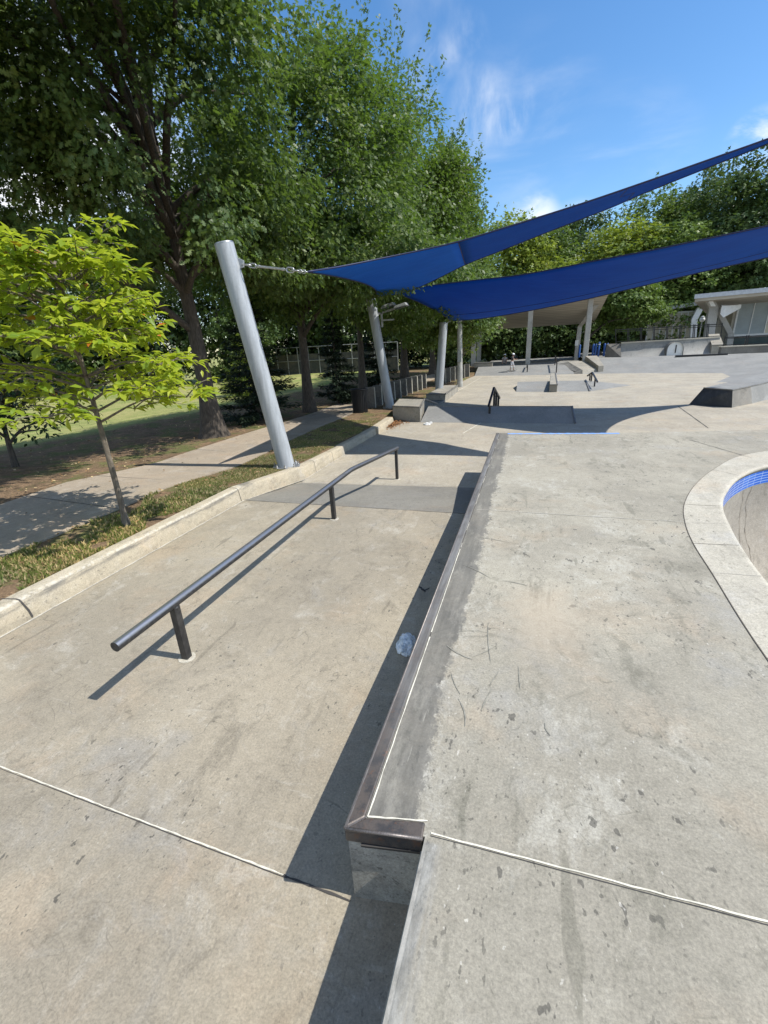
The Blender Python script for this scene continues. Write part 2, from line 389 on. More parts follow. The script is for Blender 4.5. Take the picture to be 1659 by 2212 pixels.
def rail_mat():
    m, t, b, out = new_mat('worn_black_rail')
    p = t.pos(); nz = t.xyz(t.n('ShaderNodeNewGeometry').outputs['Normal'])[2]
    s = t.noise(t.mapv(p, scale=(14, .7, 14)), 2.2, 7, .7); n = t.noise(p, 30, 6, .75)
    worn = t.math('MULTIPLY', t.rng(nz, .2, .8), t.rng(s, .26, .52))
    col = t.mix(worn, t.mix(t.rng(n, .4, .65), (.026, .026, .028), (.06, .058, .056)), (.36, .36, .37))
    lk(t, col, b.inputs['Base Color']); lk(t, t.rng(worn, 0, 1, .5, .33), b.inputs['Roughness']); lk(t, t.rng(worn, 0, 1, .25, .85), b.inputs['Metallic'])
    bn = t.n('ShaderNodeBump', inp={'Strength': .25, 'Distance': .003, 'Height': n}); lk(t, bn.outputs[0], b.inputs['Normal'])
    return m
RAIL = rail_mat()
POST = plain('black_paint_post', (.020, .020, .021), .45, .1, scale=18, c2=(.05, .047, .044))
BLACK = plain('black_steel', (.018, .018, .02), .4, .2)
MAST = plain('grey_painted_mast', (.41, .43, .445), .42, .1, var=.12, scale=3.5, streaky=(5, 5, .5))
GALV = plain('galvanised_hardware', (.55, .55, .54), .35, .8, scale=20)
BRICKWALL = plain('tan_panel', (.56, .51, .42), .8, var=.1)
WHITEP = plain('white_paint', (.80, .79, .75), .5, var=.06)
PANEL = plain('pale_panel', (.36, .40, .40), .55, var=.07, scale=1.5)
PANELW = plain('sand_panel', (.62, .56, .42), .55, var=.07, scale=1.5)
BLUEPOST = plain('blue_post', (.025, .09, .30), .4, var=.1)
ROOFTOP = plain('roof_metal', (.56, .58, .60), .5, var=.1)
PAPER = plain('white_paper', (.75, .75, .73), .8, var=.08)
TRASHM = plain('black_mesh_bin', (.014, .014, .015), .5, .1)
LAMPM = plain('lamp_housing', (.40, .42, .42), .4, .3)
WOODP = plain('grey_wood', (.34, .32, .29), .8, var=.12, streaky=(1, 1, 8))
DIRT_C = ((.165, .115, .075), (.10, .075, .05))

def soffit_mat():
    m, t, b, out = new_mat('board_marked_soffit')
    p = t.pos()
    w = t.n('ShaderNodeTexWave', wave_type='BANDS', bands_direction='Y', inp={'Vector': p, 'Scale': .62, 'Distortion': .3, 'Detail': 2})
    n = t.noise(t.mapv(p, scale=(.4, 3, 1)), 1.2, 5)
    col = t.mix(t.rng(n, .35, .65), (.52, .46, .36), (.42, .37, .29))
    col = t.mix(t.math('MULTIPLY', t.rng(w.outputs[1], .0, .15, 1, 0), .55), col, (.16, .14, .115))
    lk(t, col, b.inputs['Base Color']); b.inputs['Roughness'].default_value = .85
    return m
SOFFIT = soffit_mat()

def tile_mat():
    m, t, b, out = new_mat('blue_pool_tile')
    uv = t.n('ShaderNodeUVMap').outputs[0]
    br = t.n('ShaderNodeTexBrick', offset=0.0, inp={'Vector': uv, 'Color1': (.035, .13, .56, 1), 'Color2': (.06, .19, .66, 1), 'Mortar': (.42, .55, .78, 1), 'Scale': 1.0, 'Mortar Size': .0035, 'Brick Width': .15, 'Row Height': .034})
    lk(t, br.outputs[0], b.inputs['Base Color']); b.inputs['Roughness'].default_value = .18
    return m
TILE = tile_mat()

def ground_mat():
    m, t, b, out = new_mat('mown_grass_and_dirt')
    p = t.pos(); x, y, z = t.xyz(p)[:3]
    n = t.noise(p, .22, 6, .6); n2 = t.noise(p, 3.0, 6, .7); n3 = t.noise(t.mapv(p, scale=(3, .35, 1), rot=(0, 0, 1.25)), .55, 4)
    g = t.mix(t.rng(n, .35, .65), (.19, .235, .07), (.31, .29, .12))
    g = t.mix(t.math('MULTIPLY', t.rng(n3, .42, .62), .5), g, (.37, .33, .15))
    g = t.mix(t.math('MULTIPLY', t.rng(n2, .4, .75), .5), g, (.08, .12, .03))
    fine = t.noise(p, 45, 4, .8)
    # bare ground under the row of oaks and along the verge
    e = t.math('ADD', x, t.math('MULTIPLY', t.math('SUBTRACT', t.noise(p, .9, 5, .65), .5), 1.6))
    dirtf = t.math('MULTIPLY', t.rng(e, -14.3, -13.2), t.rng(y, 46, 56, 1, 0))
    d = t.mix(t.rng(n2, .35, .7), (.20, .135, .085), (.105, .075, .048))
    d = t.mix(t.rng(t.noise(p, 9, 5, .75), .5, .68), d, (.30, .20, .12))
    d = t.mix(t.math('MULTIPLY', t.rng(t.noise(p, 1.3, 6, .7), .47, .6), .7), d, (.10, .13, .04))
    col = t.mix(dirtf, g, d)
    col = t.mix(1.0, col, t.n('ShaderNodeCombineColor', inp={0: t.rng(fine, .3, .7, .6, 1.35), 1: t.rng(fine, .3, .7, .6, 1.35), 2: t.rng(fine, .3, .7, .6, 1.3)}).outputs[0], 'MULTIPLY')
    lk(t, col, b.inputs['Base Color']); b.inputs['Roughness'].default_value = .95; b.inputs['Specular IOR Level'].default_value = .1
    bn = t.n('ShaderNodeBump', inp={'Strength': .6, 'Distance': .03, 'Height': t.math('ADD', n2, fine)})
    lk(t, bn.outputs[0], b.inputs['Normal'])
    return m
GROUND = ground_mat()

# ------------------------------------------------------------------ ground, footpath
LOW = -.36
def gz(y):
    return float(np.interp(y, [-60, 4.9, 7.2, 8.6, 13, 17, 24, 60, 3000], [.17, .17, -.10, -.14, -.2, -.27, -.3, -.3, -.3]))
xs = [-2000, -600, -200, -120, -80, -60, -50, -42] + [x * 1.0 for x in range(-36, -14)] + [-14 + .5 * k for k in range(0, 19)] + [-4.6, -4.48, -4.42, 42, 43, 60, 100, 200, 600, 2000]
ys = [-2000, -300, -60, -20, -8] + [-4 + .5 * k for k in range(0, 50)] + [22, 24, 26, 28, 30, 34, 38, 44, 52, 60, 66, 67, 80, 110, 160, 260, 600, 2000]
gm = MB(); rows = []
for y in ys:
    row = []
    for x in xs:
        z = gz(y)
        if x > -4.45 and x < 42.5 and -30 < y < 66.5: z = -2.7
        elif x >= 42.5 or y >= 66.5: z = 0.0
        elif x < -14: z += .10 * math.sin(x * .17 + y * .11)
        elif x < -8.3: z += .05 * noise.noise(Vector((x * .8, y * .8, 0)))
        row.append((x, y, z))
    rows.append(row)
gm.grid(rows)
tag(gm.build('ground', GROUND, smooth=True, origin=(0, 0, 0)), kind='structure')

path_r = [(-5.0, -4), (-5.03, 1), (-5.05, 2.6), (-5.12, 4.4), (-5.4, 6.2), (-5.62, 7.8), (-6.0, 10.6), (-6.15, 13), (-6.3, 15.2), (-6.75, 17), (-6.9, 24), (-6.6, 34), (-6.2, 44)]
path_l = [(-6.8, -4), (-6.85, 1), (-6.95, 2.6), (-7.15, 4.6), (-7.4, 6.2), (-7.75, 8.2), (-7.88, 10.6), (-7.9, 13), (-7.95, 15.2), (-8.15, 17), (-8.4, 24), (-8.1, 34), (-7.7, 44)]
pr = catmull([(x, y, 0) for x, y in path_r], 5); pl = catmull([(x, y, 0) for x, y in path_l], 5)
pm = MB(); pm.grid([[(p.x, p.y, gz(p.y) + .02) for p in (a, a.lerp(b, .33), a.lerp(b, .66), b)] for a, b in zip(pl, pr)])
for side in (pl, pr): pm.grid([[(p.x, p.y, gz(p.y) + .0199), (p.x, p.y, gz(p.y) - .1)] for p in side])
fp = tag(pm.build('footpath', C_PATH, origin=(0, 0, 0)), kind='structure')
jm = MB()
for k in range(6, len(pr) - 4, 4):
    a, b = pl[k], pr[k]; z = gz(a.y) + .024
    jm.quad((a.x, a.y, z), (b.x, b.y, z), (b.x, b.y + .012, z), (a.x, a.y + .012, z))
jm.build('expansion_joint', CRACK, fp)

def kerb_back(y): return float(np.interp(y, [-4, 1.8, 5.1, 7.4, 9.48, 9.49, 12, 12.01, 14.05], [-4.08, -4.07, -4.11, -4.35, -4.37, -4.44, -4.43, -4.42, -4.58]))
vm_ = MB(); vm_.grid([[(kerb_back(y) - (.75 * k / 3), y, gz(y) + .004 - (.012 if k == 3 else 0)) for k in (3, 2, 1, 0)] for y in [-4 + .3 * q for q in range(61)]])
tag(vm_.build('verge', GROUND, smooth=True, origin=(0, 0, 0)), kind='structure')

# ------------------------------------------------------------------ skate floors and banks (the terrain of the park)
def floor_poly(name, pts, mat, kind='structure', bevel=0):
    m = MB(); m.quad(*pts)
    return tag(m.build(name, mat, origin=(0, 0, 0), recalc=False), kind=kind)
fl = floor_poly('skate_floor', [(-4.0, -4, 0), (-.2, -4, 0), (-.2, 5.19, 0), (-4.1, 5.13, 0)], C_FLOOR)
bk = floor_poly('bank_slope', [(-4.1, 5.13, 0), (-.1, 5.19, 0), (-.1, 7.42, LOW), (-4.4, 7.14, LOW)], C_BANK)
bl = [P(1025, 812, LOW), P(1130, 811, LOW), P(1240, 808, LOW), P(1340, 806.5, LOW), P(1450, 806, LOW), P(1560, 806, LOW), P(1577, 813, LOW), P(1546, 826, LOW)]
far_r = Vector((22, 26.5, LOW))
fl2 = floor_poly('skate_floor', [(-4.4, 7.14, LOW), (-.1, 7.42, LOW), (-.1, 8.2, LOW), (12, 8.6, LOW), (30, 9, LOW), (30, 25, LOW), tuple(far_r)] + [tuple(p) for p in reversed(bl[:])] + [(-4.55, 30, LOW), (-4.45, 24, LOW), (-4.4, 14, LOW)], C_FLOOR2)
# far banks rise to the terrace
TZL, TZR = .1, .36
bm_ = MB()
topl = [Vector((-4.4, 37.3, TZL)), Vector((0, 36.8, TZL)), Vector((3.5, 36.4, TZL))]
bm_.quad(bl[0], bl[1], topl[1], topl[0]); bm_.quad(bl[1], bl[2], topl[2], topl[1])
tag(bm_.build('bank_slope', C_BANK2, origin=(0, 0, 0), recalc=False), kind='structure')
bm_ = MB()
topr = [Vector((4.2, 36.6, TZR)), Vector((6.5, 36.5, TZR)), Vector((10, 36.4, TZR)), Vector((15, 36.2, TZR)), Vector((17.5, 34, TZR)), Vector((19, 30.5, TZR)), Vector((24, 29.5, TZR))]
lowr = [bl[2], bl[3], bl[4], bl[5], bl[6], bl[7], far_r]
bm_.grid([[lowr[k].lerp(topr[k], s) + Vector((0, 0, -.10 * math.sin(math.pi * s))) for s in (0, .2, .4, .6, .8, 1)] for k in range(7)])
tag(bm_.build('bank_slope', C_BANK2, smooth=True, origin=(0, 0, 0), recalc=False), kind='structure')
floor_poly('terrace', [(-4.4, 37.3, TZL), (0, 36.8, TZL), (3.5, 36.4, TZL), (3.5, 64, TZL), (-4.4, 64, TZL)], C_BANK2)
floor_poly('terrace', [(3.5, 36.6, TZR)] + [tuple(p) for p in topr] + [(40, 29.5, TZR), (40, 64, TZR), (3.5, 64, TZR)], C_BANK2)
MB().quad((3.5, 36.4, TZL), (3.5, 64, TZL), (3.5, 64, TZR), (3.5, 36.4, TZR))
# sealed joints
def strip(a, b, w, z, jit=.0, n=1, seed=0):
    m = MB(); a = Vector(a); b = Vector(b); d = (b - a).normalized(); s = Vector((-d.y, d.x, 0)); r = random.Random(seed)
    L, R = [], []
    for k in range(n + 1):
        p = a.lerp(b, k / n); j = r.uniform(-jit, jit); k2 = r.uniform(.55, 1.25) if n > 1 else 1
        L.append(p + s * (w / 2 * k2 + j) + Vector((0, 0, z))); R.append(p - s * (w / 2 * k2 - j) + Vector((0, 0, z)))
    m.grid([[q, p] for p, q in zip(L, R)])
    return m
strip(P(-330, 1530), P(622, 1894), .0066, .003, .0016, 90, 1).build('sealed_joint', SEAL, fl)
strip(P(-330, 1530) + Vector((0, -.009, 0)), P(622, 1894) + Vector((0, -.007, 0)), .003, .0025, .001, 30, 2).build('joint_gap', CRACK, fl)
strip(P(612, 1892), P(757, 1947), .009, .004, .001, 10, 2).build('joint_gap', CRACK, fl)
strip((-3.9, 5.125, 0), (-.6, 5.165, 0), .008, .004, .001, 20, 2).build('joint_gap', CRACK, fl)
strip((-4.2, 7.2, LOW), (-.6, 7.44, LOW), .012, .004, .002, 20, 2).build('joint_gap', WHITEDEP, fl2)
for a, b, m in (((1000, 936), (1062, 900), SEAL), ((980, 850), (1040, 815), SEAL), ((1180, 812), (1215, 826), SEAL), ((1500, 1001), (1500, 1000), SEAL), ((1465, 878), (1530, 925), CRACK)):
    A, B = P(*a, LOW), P(*b, LOW)
    if (A - B).length > .3: strip(A, B, .03, .004, .004, 12, 3).build('sealed_joint', m, fl2)

# ------------------------------------------------------------------ raised deck with the bowl
def edge_x(y): return -.528 - .0105 * y
DZ = .40
inner_m = [(3.4, 6.72), (2.78, 6.42), (2.31, 5.88), (1.96, 5.22), (1.79, 4.76), (1.695, 4.3), (1.62, 3.82), (1.57, 3.3), (1.545, 2.4), (1.6, 1.2), (1.95, .1), (2.8, -.9), (4.2, -1.3), (5.6, -.9), (6.6, .4), (6.95, 2.2), (6.8, 4.2), (6.2, 5.6), (5.2, 6.5), (4.3, 6.8)]
outer_m = [(3.35, 7.36), (2.662, 6.93), (2.118, 6.15), (1.73, 5.43), (1.468, 4.77), (1.345, 4.257), (1.285, 3.8), (1.262, 3.3), (1.222, 2.35), (1.26, 1.1), (1.66, -.1), (2.65, -1.2), (4.2, -1.65), (5.8, -1.2), (6.95, .2), (7.3, 2.2), (7.15, 4.35), (6.5, 5.9), (5.4, 6.95), (4.3, 7.4)]
inner = catmull([(x, y, DZ) for x, y in inner_m], 7, True); outer = catmull([(x, y, DZ) for x, y in outer_m], 7, True)
deck_out = [(-.262, -4), (16, -4), (16, 12.2), (10, 10.4), (6, 9.32), (3.705, 8.888), (1.526, 8.498), (edge_x(8.36), 8.36), (edge_x(.96), .96), (-.262, 1.005)]
deck = thing('bowl_deck', 'raised grey concrete skate deck with a blue tiled bowl and one steel edge', 'skate deck', (3, 3, 0))
verts = [Vector(p) for p in deck_out]; nO = len(verts)
hole = [Vector((p.x, p.y)) for p in outer]; verts += hole
edges = [(k, (k + 1) % nO) for k in range(nO)] + [(nO + k, nO + (k + 1) % len(hole)) for k in range(len(hole))]
cv, ce, cf, *_ = delaunay_2d_cdt(verts, edges, [], 0, 1e-5)
def inside(pt, poly):
    c = False; n = len(poly)
    for i in range(n):
        a, b = poly[i], poly[i - 1]
        if (a[1] > pt[1]) != (b[1] > pt[1]) and pt[0] < (b[0] - a[0]) * (pt[1] - a[1]) / (b[1] - a[1]) + a[0]: c = not c
    return c
dm = MB()
for f in cf:
    cx = sum(cv[i].x for i in f) / len(f); cy = sum(cv[i].y for i in f) / len(f)
    if inside((cx, cy), deck_out) and not inside((cx, cy), [(h.x, h.y) for h in hole]):
        q = [(cv[i].x, cv[i].y, DZ) for i in f]
        a = Vector(q[1]) - Vector(q[0]); b = Vector(q[2]) - Vector(q[0])
        if a.cross(b).z < 0: q.reverse()
        dm.quad(*q)
dm.build('deck_slab', C_DECK, deck, recalc=False)
wm = MB()
for k in range(nO):
    a, b = deck_out[k], deck_out[(k + 1) % nO]
    wm.quad((*a, DZ - .001), (*b, DZ - .001), (*b, -.8), (*a, -.8))
wm.build('deck_wall', C_DECKWALL, deck, recalc=False)
# rounded worn lip of the near, setback edge
lip = []
for k in range(30):
    y = -4 + 4.96 * k / 29 * 1.0
    w = .004 * noise.noise(Vector((y * 3, 0, 0)))
    lip.append([(-.262 + .05, y, DZ + .0035), (-.262 + .02 + w, y, DZ + .003), (-.262 - .004 + w, y, DZ - .008), (-.262 - .008, y, DZ - .04)])
MB().grid(lip).build('worn_lip', C_DECK, deck, smooth=True)
# steel angle along the grinding edge, and its short return
sm = MB()
y0, y1 = .955, 8.355
for a, b in (((edge_x(y0), y0), (edge_x(y1), y1)),):
    ax, ay = a; bx, by = b
    sm.hull([(ax - .006, ay - .006, DZ - .065), (ax + .052, ay + .05, DZ - .065), (bx + .052, by, DZ - .065), (bx - .006, by, DZ - .065)],
            [(ax - .006, ay - .006, DZ + .006), (ax + .052, ay + .052, DZ + .006), (bx + .052, by, DZ + .006), (bx - .006, by, DZ + .006)])
sm.build('steel_edging', STEEL, deck, bevel=.007)
rm = MB(); ax = edge_x(.955)
rm.hull([(ax - .006, .949, DZ - .065), (-.268, .992, DZ - .065), (-.272, 1.052, DZ - .065), (ax + .056, 1.005, DZ - .065)],
        [(ax - .006, .949, DZ + .006), (-.268, .992, DZ + .006), (-.272, 1.052, DZ + .006), (ax + .056, 1.007, DZ + .006)])
tag(rm.build('steel_edging', STEEL, deck, bevel=.007), 'short rust brown steel return at the near corner')
MB().tube([(edge_x(.96) - .003, .952, DZ + .003), (edge_x(4.5) - .003, 4.5, DZ + .003), (edge_x(8.35) - .003, 8.35, DZ + .003)], .0065, 8).build('polished_lip', POLISHED, deck, smooth=True)
MB().tube([(ax - .003, .951, DZ + .002), (-.268, .993, DZ + .002)], .0065, 8).build('polished_lip', POLISHED, deck, smooth=True)
MB().hull([(ax + .05, .958, DZ - .085), (-.27, .996, DZ - .085), (-.27, 1.0, DZ - .085), (ax + .05, .975, DZ - .085)], [(ax + .05, .952, DZ - .067), (-.27, .992, DZ - .067), (-.27, 1.0, DZ - .067), (ax + .05, .975, DZ - .067)]).build('shadow_gap', CRACK, deck)
MB().bar((ax - .002, .948, DZ + .006), (ax + .056, 1.006, DZ + .0065), .006, .004).build('weld_bead', POLISHED, deck)
rj = random.Random(12); yj = 1.012
strip((edge_x(1.01) + .061, 1.012, DZ), (edge_x(8.3) + .061, 8.3, DZ), .004, .003, .001, 120, 14).build('joint_gap', CRACK, deck)
while yj < 8.2:      # the old sealant survives in lengths that get shorter and dirtier away from the corner
    ln = rj.uniform(.9, 1.3) if yj < 2.2 else rj.uniform(.08, .5); ye = min(8.3, yj + ln)
    strip((edge_x(yj) + .061, yj, DZ), (edge_x(ye) + .061, ye, DZ), .0055, .004, .0012, max(3, int(ln * 16)), int(yj * 9)).build('sealed_joint', SEAL if yj < 2.6 else WHITEDEP, deck)
    yj = ye + (rj.uniform(.02, .06) if yj < 2.2 else rj.uniform(.1, .6))
strip((ax + .062, 1.013, DZ), (-.265, 1.058, DZ), .006, .004, .001, 10, 5).build('sealed_joint', SEAL, deck)
strip((-.245, 1.02, DZ), (5.5, 1.19, DZ), .0058, .003, .0016, 110, 6).build('sealed_joint', SEAL, deck)
strip((-.245, 1.012, DZ), (5.5, 1.182, DZ), .003, .0025, .001, 40, 7).build('joint_gap', CRACK, deck)
strip(P(858, 1078, DZ) if False else (-.49, 4.27, DZ), (1.34, 4.28, DZ), .007, .004, .002, 40, 8).build('sealed_joint', WHITEDEP, deck)
strip(P(1492, 951, DZ), P(1632, 992, DZ), .010, .004, .001, 20, 9).build('joint_gap', CRACK, deck)
b0, b1 = P(1120, 937.5, DZ), P(1335, 936.5, DZ)
strip(Vector((-.42, 8.30, DZ)), Vector((1.43, 8.43, DZ)), .10, .004, .004, 40, 10).build('paint_stripe', BLUEPAINT, deck)
# scuffs: dark wheel marks on the slab, thin rubber films
def mark(u0, v0, u1, v1, w, z, seed, bend=.04):
    a, b = P(u0, v0, z), P(u1, v1, z); r = random.Random(seed); m = MB(); n = 12
    d = (b - a).normalized(); s = Vector((-d.y, d.x, 0)); bd = r.uniform(-bend, bend); L = []
    for k in range(n + 1):
        t = k / n; p = a.lerp(b, t) + s * (bd * 4 * t * (1 - t)); ww = w * (.25 + .75 * math.sin(math.pi * (t * .9 + .05))) * r.uniform(.45, 1.2) / 2
        L.append([p - s * ww + Vector((0, 0, .003)), p + s * ww + Vector((0, 0, .003))])
    m.grid(L); return m
SCUFF = plain('rubber_scuff', (.19, .18, .145), .8, scale=30, c2=(.30, .285, .235))
rs = random.Random(5)
for k, (a, b, c, d, w) in enumerate([(1000, 1220, 1060, 1250, .008), (965, 1395, 1020, 1425, .010), (990, 1510, 1004, 1570, .008), (1055, 1345, 1060, 1430, .006), (1020, 1420, 1075, 1393, .006), (1030, 1160, 1100, 1172, .007),
                      (1085, 1255, 1140, 1266, .008), (975, 1455, 994, 1500, .007), (1178, 1562, 1190, 1590, .009), (1058, 1480, 1078, 1450, .008), (1040, 1535, 1062, 1490, .009), (1120, 1440, 1124, 1490, .006)]):
    mark(a, b, c, d, w, DZ, k, .015).build('scuff_mark', SCUFF, deck)
for k, (a, b, c, d, w) in enumerate([(905, 1266, 920, 1279, .03), (912, 1276, 928, 1270, .02), (1268, 1600, 1292, 1588, .012)]):
    if a < 930: mark(a, b, c, d, w, 0, 40 + k).build('scuff_mark', CRACK, fl)
JOINTBROWN = plain('brown_joint', (.13, .11, .085), .9, scale=12)
# coping ring, tile band, bowl wall
cr = MB(); n = len(inner)
prof = []
for k in range(n):
    o, i_ = outer[k], inner[k]; d = (i_ - o).normalized()
    prof.append([o + Vector((0, 0, .003)), o.lerp(i_, .05) + Vector((0, 0, .004)), o.lerp(i_, .3) + Vector((0, 0, .004)), o.lerp(i_, .8) + Vector((0, 0, .006)), i_ + Vector((0, 0, .008)) - d * .04, i_ + Vector((0, 0, .003)) - d * .012, i_ + Vector((0, 0, -.012)), i_ + Vector((0, 0, -.035)) - d * .008, i_ + Vector((0, 0, -.06)) - d * .035])
rows = [[prof[k][j] for k in range(n)] for j in range(len(prof[0]))]
cr.grid(rows, close=True); cr.build('bowl_coping', C_COPING, deck, smooth=True, recalc=False)
for k in (28, 35, 42, 49, 56, 21, 14):
    o, i_ = outer[k], inner[k]; s = (outer[k + 1] - o).normalized() * .0025
    cj = MB(); cj.grid([[o.lerp(i_, f) - s + Vector((0, 0, zz)), o.lerp(i_, f) + s + Vector((0, 0, zz))] for f, zz in ((.0, .005), (.3, .006), (.8, .008), (.93, .0095))]); cj.build('coping_joint', WHITEDEP if k % 14 else JOINTBROWN, deck)
oj = MB(); oj.grid([[p + (p - q).normalized() * .003 + Vector((0, 0, .004)), p - (p - q).normalized() * .002 + Vector((0, 0, .0045))] for p, q in zip(outer + outer[:1], inner + inner[:1])])
oj.build('coping_joint', JOINTBROWN, deck)
cen = Vector((4.25, 2.7, 0))
def setin(p, d, z):
    v = Vector((p.x - cen.x, p.y - cen.y, 0)); l = v.length
    return Vector((cen.x, cen.y, 0)) + v * ((l - d) / l) + Vector((0, 0, z))
tb = MB(); tb.grid([[setin(p, -.022, DZ - .055) for p in inner], [setin(p, -.020, DZ - .055 - .17) for p in inner]], close=True)
to = tb.build('tile_band', TILE, deck, recalc=False, smooth=True)
uvl = to.data.uv_layers.new(name='UVMap'); acc = [0]
for k in range(n): acc.append(acc[-1] + (inner[(k + 1) % n] - inner[k]).length)
for poly in to.data.polygons:
    for li in poly.loop_indices:
        vi = to.data.loops[li].vertex_index; k = vi % n; u = acc[k]
        if poly.index == n - 1 and k == 0: u = acc[n]
        uvl.data[li].uv = (u, .17 if vi < n else 0.0)
bw = MB(); bw.grid([[setin(p, d, z) for p in inner] for d, z in ((-.024, DZ - .222), (-.01, DZ - .4), (.03, DZ - .6), (.12, DZ - .85), (.28, DZ - 1.15), (.52, DZ - 1.42), (.85, DZ - 1.63), (1.25, DZ - 1.74), (1.5, DZ - 1.76))], close=True)
i0 = len(bw.v) - n; bw.f.append(tuple(range(i0, i0 + n)))
bw.build('bowl_wall', C_BOWL, deck, smooth=True, recalc=False)
# crack running down the bowl wall
def bowl_pt(k, z):
    zz = [DZ - .222, DZ - .4, DZ - .6, DZ - .85, DZ - 1.15]; dd = [-.024, -.01, .03, .12, .28]
    d = float(np.interp(-z, [-q for q in zz], dd)); a = inner[int(k) % n]; b = inner[(int(k) + 1) % n]
    return setin(a.lerp(b, k % 1), d + .006, z)
ck = MB(); r = random.Random(3)
for base, amp in ((11.5, .25), (9.0, .3)):
    L = []; kk = base
    for q in range(26):
        z = DZ - .23 - q * .035; kk += r.uniform(-amp, amp); w = r.uniform(.02, .06)
        L.append([bowl_pt(kk - w, z), bowl_pt(kk + w, z)])
    ck.grid(L)
ck.build('hairline_crack', plain('crack_line', (.2, .17, .13), .9), deck)

# ------------------------------------------------------------------ kerb wall along the verge
kerb = thing('kerb', 'cream concrete kerb wall between the tan skate floor and the grass verge, cracked near the front', 'kerb', (-4, 3, 0))
kin = [(-3.90, -4), (-3.885, 1.8), (-3.93, 5.1), (-4.17, 7.4), (-4.19, 9.48)]
kzb = [0, 0, 0, LOW, LOW]; kzt = [.20, .20, .20, -.10, -.15]
def kerb_mb(pts, zb, zt, wid):
    m = MB(); rws = []
    for k, (x, y) in enumerate(pts):
        zb_, zt_ = zb[k], zt[k]
        rws.append([(x - .02, y, zb_ - .3), (x - .01, y, zb_), (x - .035, y, zt_ - .03), (x - .05, y, zt_ - .008), (x - .075, y, zt_), (x - wid, y, zt_ + .004), (x - wid - .01, y, zt_ - .01), (x - wid - .01, y, zt_ - .3)])
    m.grid(rws)
    for r_ in (rws[0], rws[-1]): m.quad(*r_)
    return m
def dense(pts, *vals, step=.4):
    op = []; ov = [[] for _ in vals]
    for k in range(len(pts) - 1):
        L = math.dist(pts[k], pts[k + 1]); nn = max(1, int(L / step))
        for q in range(nn):
            t = q / nn; op.append(tuple(a + (b - a) * t for a, b in zip(pts[k], pts[k + 1])))
            for o_, v in zip(ov, vals): o_.append(v[k] + (v[k + 1] - v[k]) * t)
    op.append(pts[-1])
    for o_, v in zip(ov, vals): o_.append(v[-1])
    return (op, *ov)
dp, db, dt = dense(kin, kzb, kzt)
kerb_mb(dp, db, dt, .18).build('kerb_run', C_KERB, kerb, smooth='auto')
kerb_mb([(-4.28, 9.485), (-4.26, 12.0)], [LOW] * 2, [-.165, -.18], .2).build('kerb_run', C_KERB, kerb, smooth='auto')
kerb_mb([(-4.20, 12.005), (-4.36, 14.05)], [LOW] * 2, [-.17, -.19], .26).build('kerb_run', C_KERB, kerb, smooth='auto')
m = MB(); m.grid([[(x - .012, y, b + .004), (x + .009 + .012 * noise.noise(Vector((y * 7, 0, 0))), y, b + .0045)] for (x, y), b in zip(*dense(kin, kzb, step=.08)[:2])])
m.build('lime_line', WHITEDEP, kerb)
k0 = 2.02
m = MB(); pth = [(-4.10, k0 - .03, .206), (-3.965, k0 + .005, .203), (-3.937, k0 + .01, .194), (-3.92, k0 + .012, .17), (-3.902, k0 + .03, .09), (-3.895, k0 + .035, .02)]
m.grid([[(x + .002, y - .006, z), (x + .002, y + .007, z)] for x, y, z in pth]); m.build('crack_line', CRACK, kerb)
m = MB()
for yy in (5.06, 7.9, 8.8):
    zt_ = float(np.interp(yy, [5.1, 7.4, 9.5], [.2, -.1, -.15])); x_ = float(np.interp(yy, [1.8, 5.1, 7.4, 9.5], [-3.885, -3.93, -4.17, -4.19])); zb_ = float(np.interp(yy, [5.1, 7.4], [0, LOW]))
    pth = [(x_ - .2, zt_ + .007), (x_ - .075, zt_ + .003), (x_ - .05, zt_ - .005), (x_ - .033, zt_ - .03), (x_ - .008, zb_ + .01)]
    m.grid([[(x + .002, yy, z), (x + .002, yy + .008, z)] for x, z in pth])
m.build('kerb_joint', CRACK, kerb)

# ------------------------------------------------------------------ flat-down grind rail
rail = thing('grind_rail', 'long round black grind rail on three square posts, bent down at its far end', 'grind rail', (-2.27, 3.5, 0))
RX0, RX1 = -2.2, -2.33
ra, rb, rc = Vector((-2.215, 1.50, .45)), Vector((-2.315, 5.40, .45)), Vector((-2.37, 7.78, .215))
d1 = (rb - ra).normalized(); d2 = (rc - rb).normalized()
tp = [ra] + [ra.lerp(rb, k / 8) for k in range(1, 8)] + [rb - d1 * .12, rb - d1 * .04, rb + d2 * .04 - Vector((0, 0, .002)), rb + d2 * .12, rb.lerp(rc, .5), rc]
MB().tube(tp, .032, 20).build('rail_bar', RAIL, rail, smooth='auto')
for (u, v, z, w) in ((400, 1420, 0, .052), (719, 1121, 0, .05), (853, 1035, LOW, .05)):
    b = P(u, v, z)
    if z == 0: t = ra.lerp(rb, (b.y - ra.y) / (rb.y - ra.y))
    else: t = rb.lerp(rc, (b.y - rb.y) / (rc.y - rb.y))
    MB().box(t.x - w / 2, t.x + w / 2, b.y - w / 2, b.y + w / 2, z, t.z - .018).build('post', POST, rail, bevel=.004)
    g_ = MB(); g_.tube([(t.x, b.y, z - .01), (t.x, b.y, z + .004), (t.x, b.y, z + .006)], [.062, .060, .045], 11); g_.build('grout_pad', C_COPING, rail)
    MB().tube([(t.x, b.y, t.z - .05), (t.x, b.y, t.z - .03), (t.x, b.y, t.z - .02)], [w * .55, w * .62, w * .5], 10).build('weld_bead', POST, rail)

